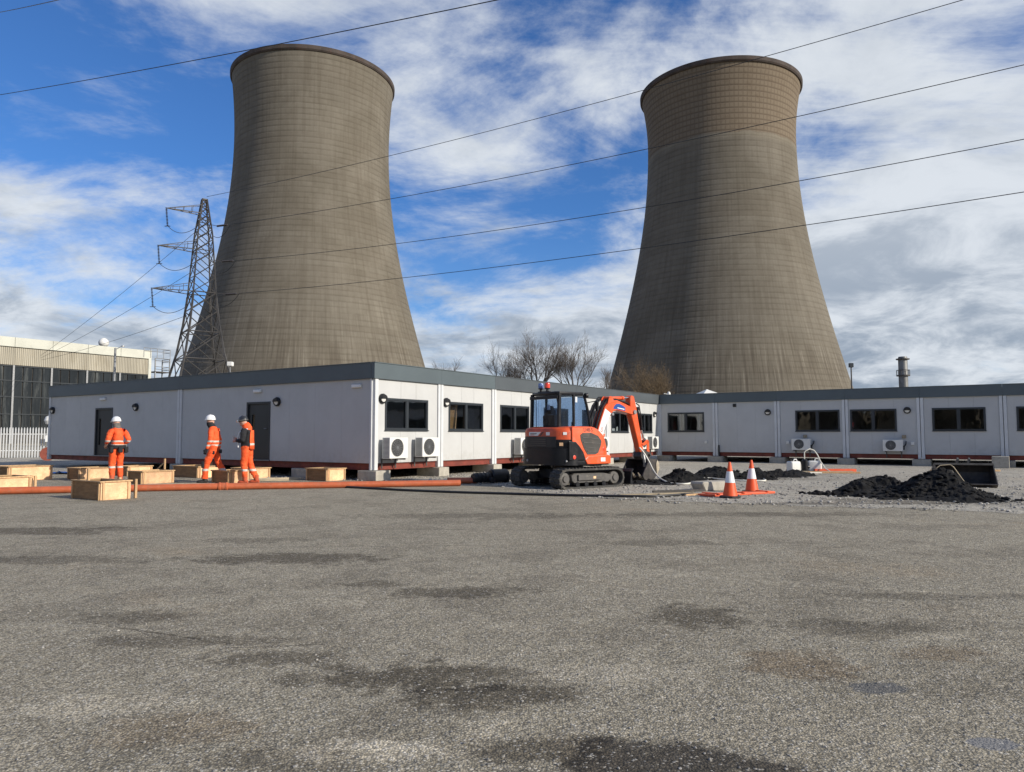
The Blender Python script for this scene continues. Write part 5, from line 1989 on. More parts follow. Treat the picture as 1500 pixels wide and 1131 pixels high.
# hoses along the far side and top of the boom
for k, (y, off) in enumerate(((0.13, 0.06), (0.17, 0.10), (0.21, 0.02), (-0.05, 0.03), (0.02, 0.035))):
    pts_ = []
    for i, (x, z) in enumerate(cl):
        aa = Vector(cl[max(i - 1, 0)])
        bb = Vector(cl[min(i + 1, len(cl) - 1)])
        d = (bb - aa).normalized()
        pts_.append((x - d.y * (hw[i] + off), BY + y, z + d.x * (hw[i] + off)))
    pts_ = [(0.72, BY + y, 1.1)] + pts_[:6] + ([(2.2, BY + y * 0.7, 2.2), (2.45, BY + y * 0.7, 2.12), (2.52, BY + y * 0.7, 1.85)] if k > 1 else [])
    mb = MB()
    mb.path(pts_, 0.022, 7)
    eo(mb, 'hydraulic_hose', M_black, boom, smooth=True)


def ram(name, p, q, r, f, parent=EX):
    p, q = Vector(p), Vector(q)
    m_ = p.lerp(q, f)
    mb = MB()
    mb.tube(p, m_, r, n=14)
    mb.tube(m_ - (q - p).normalized() * 0.03, m_ + (q - p).normalized() * 0.04, r * 1.2, n=14)
    for e in (p, q):
        mb.tube(e - Vector((0, 0.06, 0)), e + Vector((0, 0.06, 0)), r * 1.0, n=12)
    o = mb.build(name, M_orange if name != 'bucket_ram' else M_blackp, parent, smooth=True)
    mb = MB()
    mb.tube(m_, q, r * 0.6, n=12)
    mb.build('rod', M_chrome, o, smooth=True)


ram('boom_ram', (1.04, BY, 0.72), (1.50, BY, 1.87), 0.05, 0.5)
mb = MB()
mb.tube((1.50, BY - 0.14, 1.87), (1.50, BY + 0.14, 1.87), 0.04, n=12)
eo(mb, 'ram_pin', M_steel)
ram('arm_ram', (1.49, BY, 2.30), (2.38, BY, 2.35), 0.05, 0.62)
# arm
mb = MB()
am = [(2.30, 2.36), (2.36, 2.42), (2.45, 2.40), (2.55, 2.1), (2.60, 1.85), (2.84, 0.86), (2.82, 0.78), (2.74, 0.78), (2.70, 0.84), (2.40, 1.72), (2.33, 1.90), (2.30, 2.1)]
mb.prism(am, BY - 0.075, BY + 0.075, mxz())
arm = eo(mb, 'arm', M_orange, bevel=0.012)
mb = MB()
mb.tube((2.42, BY - 0.13, 1.95), (2.42, BY + 0.13, 1.95), 0.06, n=14)
mb.build('arm_pin', M_steel, arm)
ram('bucket_ram', (2.66, BY, 2.06), (2.98, BY, 1.12), 0.045, 0.6)
for y in (-0.06, 0.07):
    mb = MB()
    mb.path([(2.56, BY + y, 2.2), (2.68, BY + y, 2.15), (2.74, BY + y, 1.9), (2.80, BY + y, 1.55)], 0.016, 6)
    eo(mb, 'hydraulic_hose', M_black, arm, smooth=True)
# links and quick hitch
mb = MB()
for y in (-0.1, 0.08):
    mb.prism([(2.74, 1.04), (2.80, 1.0), (3.02, 1.08), (3.02, 1.16), (2.95, 1.18)], BY + y, BY + y + 0.025, mxz())
    mb.prism([(2.96, 1.16), (3.04, 1.14), (3.06, 0.80), (3.0, 0.72), (2.94, 0.78)], BY + y, BY + y + 0.025, mxz())
eo(mb, 'bucket_link', M_orange, bevel=0.006)
mb = MB()
mb.prism([(2.70, 0.82), (2.80, 0.88), (3.06, 0.82), (3.10, 0.70), (3.02, 0.60), (2.74, 0.60), (2.66, 0.70)], BY - 0.11, BY + 0.11, mxz())
mb.tube((2.78, BY - 0.16, 0.80), (2.78, BY + 0.16, 0.80), 0.04, n=12)
mb.tube((3.02, BY - 0.16, 0.74), (3.02, BY + 0.16, 0.74), 0.04, n=12)
eo(mb, 'quick_hitch', M_bucket, bevel=0.01)
mb = MB()                                                # toggle bar hanging off the hitch
mb.path([(2.66, BY - 0.16, 0.84), (2.66, BY - 0.2, 0.62), (2.70, BY - 0.2, 0.42)], [0.035, 0.03, 0.045], 8)
eo(mb, 'hitch_bar', M_steel)


def bucket(parent, prof, y0, y1, mat_in, name='bucket', th=0.022, teeth=4):
    """curved trough: prof is the outer curve in (x, z) from lip to top edge"""
    mb = MB()
    n = len(prof)
    inn = []
    for i, (x, z) in enumerate(prof):
        a, b = Vector(prof[max(i - 1, 0)]), Vector(prof[min(i + 1, n - 1)])
        d = (b - a).normalized()
        inn.append((x - d.y * th, z + d.x * th))
    v, f = [], []
    for ring_ in (prof, inn):
        for y in (y0, y1):
            v += [(x, y, z) for x, z in ring_]
    for i in range(n - 1):
        f += [(i, i + 1, n + i + 1, n + i), (2 * n + i + 1, 2 * n + i, 3 * n + i, 3 * n + i + 1)]
    f += [(0, n, 3 * n, 2 * n), (n - 1, 3 * n - 1, 4 * n - 1, 2 * n - 1)]
    mb._new(v, f)
    b = mb.build(name, mat_in, parent, smooth=True, ang=40)
    for y in (y0, y1 - 0.02):
        mb = MB()
        mb.prism(prof, y - 0.001, y + 0.021, mxz())
        mb.build('side_plate', mat_in if y == y0 else mat_in, b)
    if teeth:
        a, c = Vector(prof[0]), Vector(prof[1])
        d = (a - c).normalized()
        for k in range(teeth):
            y = y0 + (y1 - y0) * (k + 0.5) / teeth
            mb = MB()
            p = Vector((a.x, y, a.y))
            e = p + Vector((d.x, 0, d.y)) * 0.11
            mb.path([p - Vector((d.x, 0, d.y)) * 0.05, p, e], [0.04, 0.035, 0.012], 4)
            mb.build('tooth', M_bright, b)
    return b


prof = [(2.42, 0.18), (2.50, 0.08), (2.64, 0.03), (2.80, 0.035), (2.94, 0.09), (3.05, 0.20), (3.11, 0.36), (3.10, 0.52), (3.02, 0.63), (2.72, 0.64)]
bk = bucket(EX, prof, BY - 0.30, BY + 0.30, M_bucket)
mb = MB()                                                # sunlit flank of the bucket, painted as a brighter plate
mb.prism([(3.0, 0.16), (3.11, 0.34), (3.10, 0.5), (3.03, 0.6), (2.98, 0.5)], BY - 0.325, BY - 0.302, mxz())
mb.build('sunlit_flank', M_bright, bk)

# the boom is slewed a little to the left of the machine and reaches further out
SW = Matrix.Translation((0.85, BY, 0)) @ Matrix.Rotation(R(10), 4, 'Z') @ Matrix.Diagonal((1.24, 1.25, 1.02, 1)) @ Matrix.Translation((-0.85, -BY, 0))
done = set()


def swing(o):
    if o.type == 'MESH':
        if 'lettering' in o.name:
            o.matrix_basis = SW @ o.matrix_basis
        elif o.data.name not in done:
            done.add(o.data.name)
            o.data.transform(SW)
            o.data.update()
    for ch in o.children:
        swing(ch)


for o in list(EX.children):
    if o.name.split('.')[0] in ('swing_bracket', 'boom', 'boom_ram', 'ram_pin', 'arm_ram', 'arm', 'bucket_ram', 'bucket_link', 'quick_hitch', 'hitch_bar', 'bucket'):
        swing(o)

# ------------------------------------------------------------------ timber formwork boxes
GC = 'plywood formwork boxes set out on the yard'


def crate(mx, my, a, b, h, label, stakes=(), fill=True, seedv=0, rot=0.0, battens=True):
    """nearest bottom corner at (mx, my); a along the shaded side, b along the sunlit end"""
    t = thing('formwork_box', label, 'wooden box', (mx, my, 0.004), TH + rot, GC)
    th = 0.02
    f = 0.03                                            # top frame batten
    sides = [((0, b), (0, th)), ((0, b), (a - th, a)), ((0, th), (th, a - th)), ((b - th, b), (th, a - th))]
    for (x0, x1), (y0, y1) in sides:
        mb = MB()
        mb.box(x0, x1, y0, y1, 0.0, h - f)
        mb.build('side_board', M_ply_lit if (y0 == 0) else M_ply, t)  # lit tone on the sunlit end, shade tone on the other sides
    o = 0.028
    for (x0, x1), (y0, y1) in [((-o, b + o), (-o, 0.035)), ((-o, b + o), (a - 0.035, a + o)), ((-o, 0.035), (0.036, a - 0.036)), ((b - 0.035, b + o), (0.036, a - 0.036))]:
        mb = MB()
        mb.box(x0, x1, y0, y1, h - f + 0.001, h)
        mb.build('top_batten', M_batten, t, bevel=0.004)
    if battens:
        for x in (0.03, b - 0.07):
            mb = MB()
            mb.box(x, x + 0.04, -0.026, -0.001, 0.0, h - f)
            mb.build('upright_batten', M_batten, t)
        for y in (0.03, a - 0.07):
            mb = MB()
            mb.box(-0.026, -0.001, y, y + 0.04, 0.0, h - f)
            mb.build('upright_batten', M_batten, t)
    if fill:
        mb = MB()
        n = 8
        vv_ = [(th + 0.004 + (b - 2 * th - 0.008) * i / n, th + 0.004 + (a - 2 * th - 0.008) * j / n, h - 0.06 + 0.02 * mnoise.noise(Vector((i * 0.7 + seedv, j * 0.7, 1)))) for j in range(n + 1) for i in range(n + 1)]
        mb._new(vv_, [(j * (n + 1) + i, j * (n + 1) + i + 1, (j + 1) * (n + 1) + i + 1, (j + 1) * (n + 1) + i) for j in range(n) for i in range(n)])
        mb.build('concrete_fill', M_concrete, t, smooth=True, recalc=False)
    for (x, y, hh) in stakes:
        mb = MB()
        mb.box(x, x + 0.05, y, y + 0.05, 0, hh)
        mb.build('stake', M_batten, t, bevel=0.004)
    return t


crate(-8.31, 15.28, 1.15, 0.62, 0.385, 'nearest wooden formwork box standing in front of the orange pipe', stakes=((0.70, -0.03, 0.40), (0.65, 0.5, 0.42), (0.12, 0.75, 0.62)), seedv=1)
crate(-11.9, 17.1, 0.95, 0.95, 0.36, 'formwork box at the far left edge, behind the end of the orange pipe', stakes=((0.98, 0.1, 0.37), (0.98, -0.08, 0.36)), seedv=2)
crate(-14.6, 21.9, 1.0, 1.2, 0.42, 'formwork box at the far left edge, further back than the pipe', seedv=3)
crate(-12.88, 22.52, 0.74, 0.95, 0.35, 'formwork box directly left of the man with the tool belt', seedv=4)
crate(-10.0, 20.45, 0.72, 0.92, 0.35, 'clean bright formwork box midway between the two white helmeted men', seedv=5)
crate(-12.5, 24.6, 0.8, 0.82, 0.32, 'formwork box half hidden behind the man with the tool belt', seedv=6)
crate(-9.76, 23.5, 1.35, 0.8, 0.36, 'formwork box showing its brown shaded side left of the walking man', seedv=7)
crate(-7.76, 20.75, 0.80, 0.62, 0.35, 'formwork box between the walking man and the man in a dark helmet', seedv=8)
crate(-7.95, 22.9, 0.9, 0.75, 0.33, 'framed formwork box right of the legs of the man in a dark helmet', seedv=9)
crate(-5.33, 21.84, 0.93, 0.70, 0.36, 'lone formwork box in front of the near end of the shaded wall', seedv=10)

# survey stakes with diagonal braces under the long wall
def braced_stake(x, y, h, dirx, label):
    t = thing('braced_stake', label, 'stake', (x, y, 0), TH)
    mb = MB()
    mb.box(-0.025, 0.025, -0.025, 0.025, 0, h)
    mb.build('stake', M_batten, t)
    mb = MB()
    mb.bar((0.0, dirx * 0.75, 0.02), (0.0, dirx * 0.03, h * 0.75), 0.04, 0.025)
    mb.build('brace', M_plank, t)


braced_stake(-11.6, 25.2, 0.55, 1, 'timber stake with a diagonal strut at the foot of the shaded wall')
braced_stake(-10.2, 25.6, 0.42, 1, 'shorter strutted stake beside the joint post of the shaded wall')


def plank(x, y, L, w, h, ang, label, mat=M_plank, z=0.004, name='plank', cat='plank', tilt=0.0, group=None):
    mb = MB()
    mb.box(-L / 2, L / 2, -w / 2, w / 2, 0, h)
    o = mb.build(name, mat, None, bevel=0.004)
    o.location = (x, y, z)
    o.rotation_euler = (0, tilt, ang)
    return tag(o, label, cat, group)


plank(-8.9, 20.3, 1.7, 0.14, 0.03, 0.15, 'flat plank on the ground right of the clean bright box')
plank(-7.15, 21.9, 1.3, 0.15, 0.04, 0.2, 'flat board beside the feet of the man in a dark helmet')
plank(-6.95, 22.6, 1.2, 0.10, 0.06, 0.35, 'loose batten lying near the framed box')
plank(3.55, 16.45, 1.55, 0.14, 0.035, 0.42, 'pale plank lying left of the cones', M_batten)
plank(3.2, 16.75, 1.9, 0.10, 0.04, 0.36, 'weathered plank lying across the gravel behind the pale plank')
plank(11.25, 26.4, 1.75, 0.12, 0.06, -0.12, 'flat timber on the gravel right of the pump', M_batten)
plank(11.1, 26.75, 1.9, 0.14, 0.06, -0.05, 'flat timber just behind the pale timber by the pump')
o = plank(10.2, 27.9, 0.62, 0.12, 0.05, 0.25, 'short reddish board leaning beside the white cans', M_rust, z=0.02, tilt=-1.05)
plank(12.9, 21.5, 1.9, 0.1, 0.05, -0.06, 'pale long batten under the right end of the cabin wing', M_batten, z=0.30)
# what carries it: two stub posts
for k, x in enumerate((12.3, 13.5)):
    plank(x, 21.52, 0.1, 0.1, 0.295, -0.06, ('left' if k == 0 else 'right') + ' stub block carrying the long batten under the wing', M_block, name='stub_block', cat='block')

# orange drain pipe with its sockets
def drain_pipe(pts, r, label, sockets=(), open_end=True):
    d = Vector(pts[-1]) - Vector(pts[0])
    t = thing('drain_pipe', label, 'pipe', pts[0], 0)
    P = [Vector(p) - Vector(pts[0]) for p in pts]
    mb = MB()
    mb.path(P, r, 16, caps=False)
    q = [p.copy() for p in P]
    mb.path(q[::-1], r * 0.92, 16, caps=False)
    mb.build('pipe_barrel', M_pipe, t, smooth=True, recalc=False)
    for f, L in sockets:
        s = f * (len(P) - 1)
        i = min(int(s), len(P) - 2)
        c = P[i].lerp(P[i + 1], s - i)
        dd = (P[i + 1] - P[i]).normalized()
        mb = MB()
        mb.path([c - dd * L / 2, c - dd * (L / 2 - 0.01), c - dd * (L / 2 - 0.05), c - dd * (L / 2 - 0.06), c + dd * (L / 2 - 0.06), c + dd * (L / 2 - 0.05), c + dd * (L / 2 - 0.01), c + dd * L / 2],
                [r * 1.02, r * 1.25, r * 1.25, r * 1.14, r * 1.14, r * 1.25, r * 1.25, r * 1.02], 16)
        mb.build('socket', M_pipe, t, smooth=True, ang=30)
    return t


drain_pipe([(-15.5, 15.55, 0.082), (-13.0, 16.35, 0.084), (-9.0, 17.7, 0.083), (-7.3, 18.25, 0.085), (-4.3, 19.0, 0.082), (-1.35, 19.75, 0.083)], 0.08,
           'long orange drain pipe lying across the yard in front of the workers', sockets=((0.62, 0.22),))
drain_pipe([(-1.75, 20.55, 0.09), (-0.98, 20.75, 0.09)], 0.085, 'short orange pipe stub lying beside the black fitting', sockets=())
# black ribbed pipe fitting
t = thing('pipe_fitting', 'black plastic chamber fitting lying on the ground left of the excavator track', 'pipe fitting', (-0.62, 20.95, 0.0), 0.6)
mb = MB()
mb.path([(-0.55, 0, 0.16), (-0.5, 0, 0.16), (0.0, 0, 0.165), (0.02, 0, 0.165)], [0.11, 0.13, 0.13, 0.12], 18)
mb.build('inlet', M_black, t, smooth=True, ang=30)
for x in (-0.42, -0.3, -0.18, -0.06):
    mb = MB()
    mb.path([(x - 0.015, 0, 0.16), (x + 0.015, 0, 0.16)], 0.145, 18)
    mb.build('rib', M_black, t)
mb = MB()
mb.path([(0.02, 0, 0.2), (0.05, 0, 0.2), (0.5, 0.02, 0.2), (0.52, 0.02, 0.2)], [0.16, 0.185, 0.185, 0.17], 20)
mb.build('chamber', M_black, t, smooth=True, ang=30)
mb = MB()
mb.path([(0.5, 0.02, 0.17), (0.56, 0.02, 0.17)], 0.205, 20)
mb.path([(-0.05, -0.1, 0.09), (-0.05, -0.26, 0.09)], 0.075, 14)
mb.build('flange', M_black, t)


def hose(pts, r, mat, name, label, cat, n=60):
    """smooth curve through pts (Catmull-Rom)"""
    P = [Vector(p) for p in pts]
    P = [P[0]] + P + [P[-1]]
    out = []
    for i in range(1, len(P) - 2):
        for k in range(8):
            t_ = k / 8
            a, b, c, d = P[i - 1], P[i], P[i + 1], P[i + 2]
            out.append(0.5 * ((2 * b) + (-a + c) * t_ + (2 * a - 5 * b + 4 * c - d) * t_ ** 2 + (-a + 3 * b - 3 * c + d) * t_ ** 3))
    out.append(P[-2])
    mb = MB()
    mb.path(out, r, 7)
    o = mb.build(name, mat, None, smooth=True)
    return tag(o, label, cat)


hose([(-4.9, 19.5, 0.03), (-3.6, 18.6, 0.03), (-2.4, 17.8, 0.03), (-1.2, 17.2, 0.03), (-0.4, 16.9, 0.03), (0.8, 16.45, 0.03), (2.0, 16.1, 0.034), (3.0, 16.0, 0.034), (4.0, 16.7, 0.034)], 0.028, M_black, 'black_hose', 'black hose snaking over the asphalt in front of the excavator tracks', 'hose')
hose([(3.62, 21.4, 0.98), (3.75, 21.4, 0.82), (3.88, 21.35, 0.58), (3.98, 21.2, 0.33), (4.1, 20.85, 0.13), (4.3, 20.4, 0.035), (4.65, 20.2, 0.03), (5.0, 20.9, 0.03), (5.5, 22.1, 0.05), (5.9, 22.5, 0.05), (6.4, 21.9, 0.03), (7.0, 21.6, 0.03), (7.35, 21.9, 0.03), (7.9, 24.1, 0.03), (9.0, 25.8, 0.03), (10.1, 26.1, 0.03), (10.75, 26.2, 0.03)],
     0.022, M_hose, 'white_hose', 'white hose running from the excavator arm past the cones to the pump', 'hose')
# pump with an arched delivery hose, white cans
t = thing('water_pump', 'small dark pump with a white hose arching out of its top', 'pump', (10.55, 27.2, 0.004), 0.2)
mb = MB()
mb.lathe([(0.0, 0), (0.16, 0), (0.16, 0.06), (0.11, 0.08), (0.11, 0.42), (0.06, 0.47), (0, 0.47)], 16)
mb.build('pump_body', M_blackp, t, smooth=True)
mb = MB()
mb.path([(0, 0, 0.46), (0, 0, 0.72), (0.06, -0.02, 0.78), (0.2, -0.04, 0.84), (0.36, -0.06, 0.78), (0.46, -0.1, 0.62), (0.5, -0.2, 0.4), (0.55, -0.4, 0.15), (0.6, -0.65, 0.03), (0.35, -0.9, 0.025)], 0.02, 8)
mb.build('delivery_hose', M_hose, t, smooth=True)
mb = MB()
mb.tube((0.1, 0, 0.2), (0.42, 0.05, 0.14), 0.055, n=10)
mb.tube((0.42, 0.05, 0.0), (0.42, 0.05, 0.26), 0.09, n=12)
mb.build('inlet_elbow', M_blackp, t, smooth=True)


def can(x, y, s, label, a):
    t = thing('white_can', label, 'plastic can', (x, y, 0.004), a)
    mb = MB()
    mb.box(-0.2 * s, 0.2 * s, -0.14 * s, 0.14 * s, 0, 0.36 * s)
    mb.build('can_body', M_white, t, bevel=0.07 * s, seg=3, smooth=True)
    mb = MB()
    mb.tube((-0.1 * s, 0, 0.36 * s), (-0.1 * s, 0, 0.42 * s), 0.04 * s, n=10)
    mb.build('cap', M_black, t)
    mb = MB()
    mb.path([(0.0, 0, 0.35 * s), (0.02 * s, 0, 0.42 * s), (0.12 * s, 0, 0.42 * s), (0.15 * s, 0, 0.35 * s)], 0.02 * s, 6)
    mb.build('handle', M_white, t)


can(10.15, 27.2, 1.1, 'white plastic can on the left of the pump', 0.4)
can(10.95, 27.3, 1.15, 'white plastic can on the right of the pump', -0.3)
o = plank(11.6, 27.2, 1.5, 0.3, 0.12, 0.02, 'orange road barrier board lying on the timber behind the pump', M_barrier, z=0.004, name='barrier_board', cat='barrier')

# traffic cones
def cone(x, y, label, a, lean=0.0):
    t = thing('traffic_cone', label, 'traffic cone', (x, y, 0.004), a, 'orange and white traffic cones')
    t.rotation_euler = (lean, lean * 0.5, a)
    mb = MB()
    poly = [(0.21 * math.cos(R(22.5 + 45 * k)) / math.cos(R(22.5)), 0.21 * math.sin(R(22.5 + 45 * k)) / math.cos(R(22.5))) for k in range(8)]
    mb.prism(poly, 0, 0.045, lambda p, q, d: Vector((p, q, d)))
    mb.build('base', M_rubber, t, bevel=0.01)

    def rr(z):
        return 0.15 - 0.125 * (z - 0.046) / 0.70
    for nm_, z0, z1, m_, e in (('cone_body', 0.046, 0.32, M_coneo, 0.0), ('reflective_sleeve', 0.32, 0.555, M_conew, 0.004), ('cone_tip', 0.555, 0.75, M_coneo, 0.0)):
        mb = MB()
        prof = [(rr(z0) + e, z0), (rr(z1) + e, z1)]
        if nm_ == 'cone_tip':
            prof += [(rr(z1) - 0.008, z1), (rr(z1) - 0.012, z1 - 0.04)]
        mb.lathe(prof, 24)
        mb.build(nm_, m_, t, smooth=True, ang=50)


cone(4.60, 15.95, 'nearer left traffic cone standing at the end of the flat orange board', 0.3)
cone(5.52, 17.4, 'traffic cone further right, behind the flat orange board', 0.1)
# flat orange barrier plank beneath them, concrete lump behind
t = thing('road_barrier', 'flat orange plastic barrier panel lying on the gravel between the cones', 'barrier', (5.05, 16.75, 0.006), 0.52)
mb = MB()
mb.box(-1.0, 1.0, -0.11, 0.11, 0, 0.05)
mb.build('panel_board', M_barrier, t, bevel=0.015, seg=2)
mb = MB()
mb.box(-0.95, 0.95, 0.125, 0.33, 0, 0.04)
mb.build('lower_board', M_barrier, t, bevel=0.012)
mb = MB()
mb.bm.free()
for x in (-0.75, 0.0, 0.75):
    mb = MB()
    mb.box(x - 0.05, x + 0.05, -0.15, 0.36, 0.051, 0.066)
    mb.build('cross_strap', M_barrier, t)
mb = MB()
mb.prism([(-0.45, 0.0), (-0.30, 0.0), (0.30, 0.0), (0.42, 0.04), (0.45, 0.2), (0.40, 0.22), (-0.5, 0.22), (-0.55, 0.18)], -0.22, 0.22, mxz())
o = mb.build('kerb_block', M_block, None, bevel=0.02)
o.location, o.rotation_euler = (4.85, 18.2, 0.004), (0, 0, 0.5)
tag(o, 'pale concrete kerb block lying behind the left cone', 'concrete block')
mb = MB()
for i in range(4):
    stone(mb, random.uniform(-0.08, 0.08), random.uniform(-0.08, 0.08), 0, 0.06, rs)
o = mb.build('rubble_lump', M_block, None)
o.location = (5.15, 17.3, 0.004)
tag(o, 'small pale lump of rubble between the two cones', 'rubble')
# dark steel spirit-level like bars on the planks
mb = MB()
mb.box(-0.65, 0.65, -0.03, 0.03, 0, 0.05)
o = mb.build('steel_bar', M_grille, None)
o.location, o.rotation_euler = (3.75, 17.0, 0.046), (0, 0, 0.3)
tag(o, 'dark steel bar lying over the weathered plank', 'steel bar')


# ------------------------------------------------------------------ soil heaps
def heap(label, lumps, x0, x1, y0, y1, step, seedv, rough=0.16, clods=60):
    t = thing('soil_heap', label, 'soil heap', ((x0 + x1) / 2, (y0 + y1) / 2, 0.0))
    cx, cy = t.location.x, t.location.y
    nx, ny = int((x1 - x0) / step), int((y1 - y0) / step)

    def hz(x, y):
        h = 0.0
        wx = x + 0.35 * mnoise.noise(Vector((x * 1.3, y * 1.3, seedv)))
        wy = y + 0.35 * mnoise.noise(Vector((x * 1.3, y * 1.3, seedv + 9)))
        for (lx, ly, rx, ry, hh) in lumps:
            d = math.hypot((wx - lx) / rx, (wy - ly) / ry)
            if d < 1:
                h = max(h, hh * (1 - d) ** 0.85) if h < hh else h
                h += 0.15 * hh * (1 - d) ** 2
        if h > 0:
            f = min(h / 0.10, 1)
            h += f * rough * (mnoise.fractal(Vector((x * 3.1, y * 3.1, seedv)), 0.9, 2.1, 5)) * 0.5
            h += f * 0.05 * abs(mnoise.noise(Vector((x * 9, y * 9, seedv))))
        return h
    mb = MB()
    idx = {}
    hs = {}
    for j in range(ny + 1):
        for i in range(nx + 1):
            x, y = x0 + i * step, y0 + j * step
            hs[i, j] = hz(x, y)
    vs_, fs = [], []

    def vid(i, j):
        if (i, j) not in idx:
            idx[i, j] = len(vs_)
            jx, jy = rs.uniform(-.3, .3) * step, rs.uniform(-.3, .3) * step
            vs_.append((x0 + i * step - cx + jx, y0 + j * step - cy + jy, max(hs[i, j], 0.0) - 0.004 + 0.006))
        return idx[i, j]
    for j in range(ny):
        for i in range(nx):
            if max(hs[i, j], hs[i + 1, j], hs[i, j + 1], hs[i + 1, j + 1]) > 0.004:
                fs.append((vid(i, j), vid(i + 1, j), vid(i + 1, j + 1), vid(i, j + 1)))
    mb._new(vs_, fs)
    mb.build('soil_mass', M_soil, t, recalc=False)
    mb = MB()
    for k in range(clods):
        lx, ly, rx, ry, hh = rs.choice(lumps)
        a, q = rs.uniform(0, 2 * PI), rs.uniform(0.3, 1.35)
        x, y = lx + rx * q * math.cos(a), ly + ry * q * math.sin(a)
        stone(mb, x - cx, y - cy, max(hz(x, y), 0.0) - 0.01, rs.choice((0.02, 0.03, 0.045, 0.07)), rs)
    o = mb.build('clods', M_soil, t, recalc=False)
    o['kind'] = 'stuff'
    return t


heap('largest heap of black dug soil at the right, before the steel bucket', [(9.25, 16.6, 0.8, 1.0, 0.52), (8.85, 16.4, 0.6, 0.7, 0.30), (9.5, 16.0, 0.65, 0.8, 0.25), (9.1, 15.4, 0.9, 0.6, 0.14), (9.6, 15.3, 0.5, 0.3, 0.05), (8.6, 17.1, 0.8, 0.7, 0.15), (8.5, 15.9, 0.7, 0.5, 0.08), (9.9, 16.9, 0.5, 0.5, 0.10)], 7.2, 11.0, 14.2, 18.3, 0.06, 2.2, clods=380)
heap('low black soil mound left of the largest heap', [(9.1, 18.9, 0.8, 0.5, 0.32), (8.35, 18.0, 0.5, 0.5, 0.22), (9.3, 18.2, 0.9, 0.4, 0.12)], 7.4, 10.4, 17.2, 19.6, 0.06, 5.2, clods=160)
heap('thin black soil spill on the gravel in front of the largest heap', [(7.55, 16.35, 0.75, 0.35, 0.10), (7.0, 16.9, 0.4, 0.2, 0.07), (8.2, 15.7, 0.7, 0.22, 0.08)], 6.3, 9.1, 15.2, 17.3, 0.06, 7.7, clods=160)
heap('black soil heap behind the traffic cones', [(6.3, 23.3, 1.0, 0.7, 0.36), (7.4, 23.0, 0.7, 0.6, 0.30), (5.9, 22.9, 1.1, 0.5, 0.17)], 4.6, 8.4, 22.0, 24.4, 0.07, 11.1, clods=180)
heap('small black soil heap between the bucket and the left cone', [(4.75, 21.4, 0.75, 0.55, 0.34), (5.3, 21.2, 0.6, 0.4, 0.12), (4.2, 20.9, 0.9, 0.5, 0.10)], 3.2, 6.2, 20.2, 22.2, 0.06, 13.3, clods=70)
heap('low ridge of black soil right of the cones towards the pump', [(8.4, 24.0, 0.9, 0.5, 0.22), (9.3, 24.8, 0.7, 0.4, 0.14), (9.9, 26.6, 0.4, 0.3, 0.10)], 7.3, 10.6, 23.3, 27.1, 0.07, 17.3, clods=60)
heap('thin patch of black spoil beneath the working bucket', [(3.7, 20.7, 0.9, 0.6, 0.07), (3.2, 21.0, 0.7, 0.4, 0.06)], 2.4, 4.8, 19.9, 21.8, 0.07, 19.3, rough=0.08, clods=50)

# spare ditching bucket standing behind the big heap
sb = thing('spare_bucket', 'dark wide steel digger bucket standing empty behind the largest soil heap', 'digger bucket', (11.75, 19.6, 0.004), R(250))
prof = [(0.55, 0.10), (0.42, 0.02), (0.22, 0.0), (0.02, 0.05), (-0.14, 0.18), (-0.18, 0.36), (-0.10, 0.50), (0.06, 0.58), (0.16, 0.58)]
b = bucket(sb, prof, -0.72, 0.62, M_bucket, name='bucket_shell', teeth=0)
mb = MB()
mb.bar((0.16, -0.72, 0.575), (0.16, 0.62, 0.575), 0.07, 0.04)
mb.build('top_edge', M_dusty, sb)
for y in (-0.16, 0.10):
    mb = MB()
    mb.prism([(-0.16, 0.45), (0.0, 0.56), (0.05, 0.70), (-0.04, 0.74), (-0.16, 0.66), (-0.24, 0.52)], y, y + 0.035, mxz())
    mb.build('hanger_lug', M_dusty, sb)
t = thing('hand_cart', 'small dark cart with a pale bent handle beside the spare bucket', 'cart', (11.0, 19.0, 0.004), -0.25)
mb = MB()
mb.path([(-0.28, 0, 0.0), (-0.26, 0.05, 0.5), (-0.18, 0.06, 0.56), (0.05, 0.06, 0.58), (0.12, 0.05, 0.52), (0.38, -0.05, 0.06)], 0.012, 8)
mb.build('handle', M_plank, t, smooth=True)
mb = MB()
mb.prism([(-0.36, 0.0), (0.34, 0.0), (0.10, 0.44), (-0.36, 0.50)], 0.08, 0.16, mxz())
mb.build('tray', M_grille, t, bevel=0.01)
pad(20.7, -15.2, 0.7, 0.6, 0.48, 'concrete block at the far right beside the spare bucket')

# blue things by the wall
t = thing('blue_sheet', 'crumpled blue plastic sheet under the far left of the shaded wall', 'plastic sheet', (-15.2, 26.2, 0.0))
mb = MB()
n = 16
vv_ = [((i / n - 0.5) * 1.3, (j / n - 0.5) * 0.9, 0.02 + 0.22 * abs(mnoise.noise(Vector((i * 0.31, j * 0.37, 4)))) * (1 - abs(i / n - 0.5) * 1.6)) for j in range(n + 1) for i in range(n + 1)]
mb._new(vv_, [(j * (n + 1) + i, j * (n + 1) + i + 1, (j + 1) * (n + 1) + i + 1, (j + 1) * (n + 1) + i) for j in range(n) for i in range(n)])
mb.build('sheet', M_tarp, t, smooth=True, recalc=False)
mb = MB()
for k in range(5):
    r = 0.17 - 0.004 * k
    mb.path([(r * math.cos(2 * PI * i / 20), r * math.sin(2 * PI * i / 20), 0.015 + 0.026 * k) for i in range(20)], 0.014, 6, closed=True)
o = mb.build('blue_hose_coil', M_tarp, None, smooth=True)
o.location = (-4.55, 23.1, 0.004)
tag(o, 'small coil of blue water pipe right of the lone box', 'hose coil')

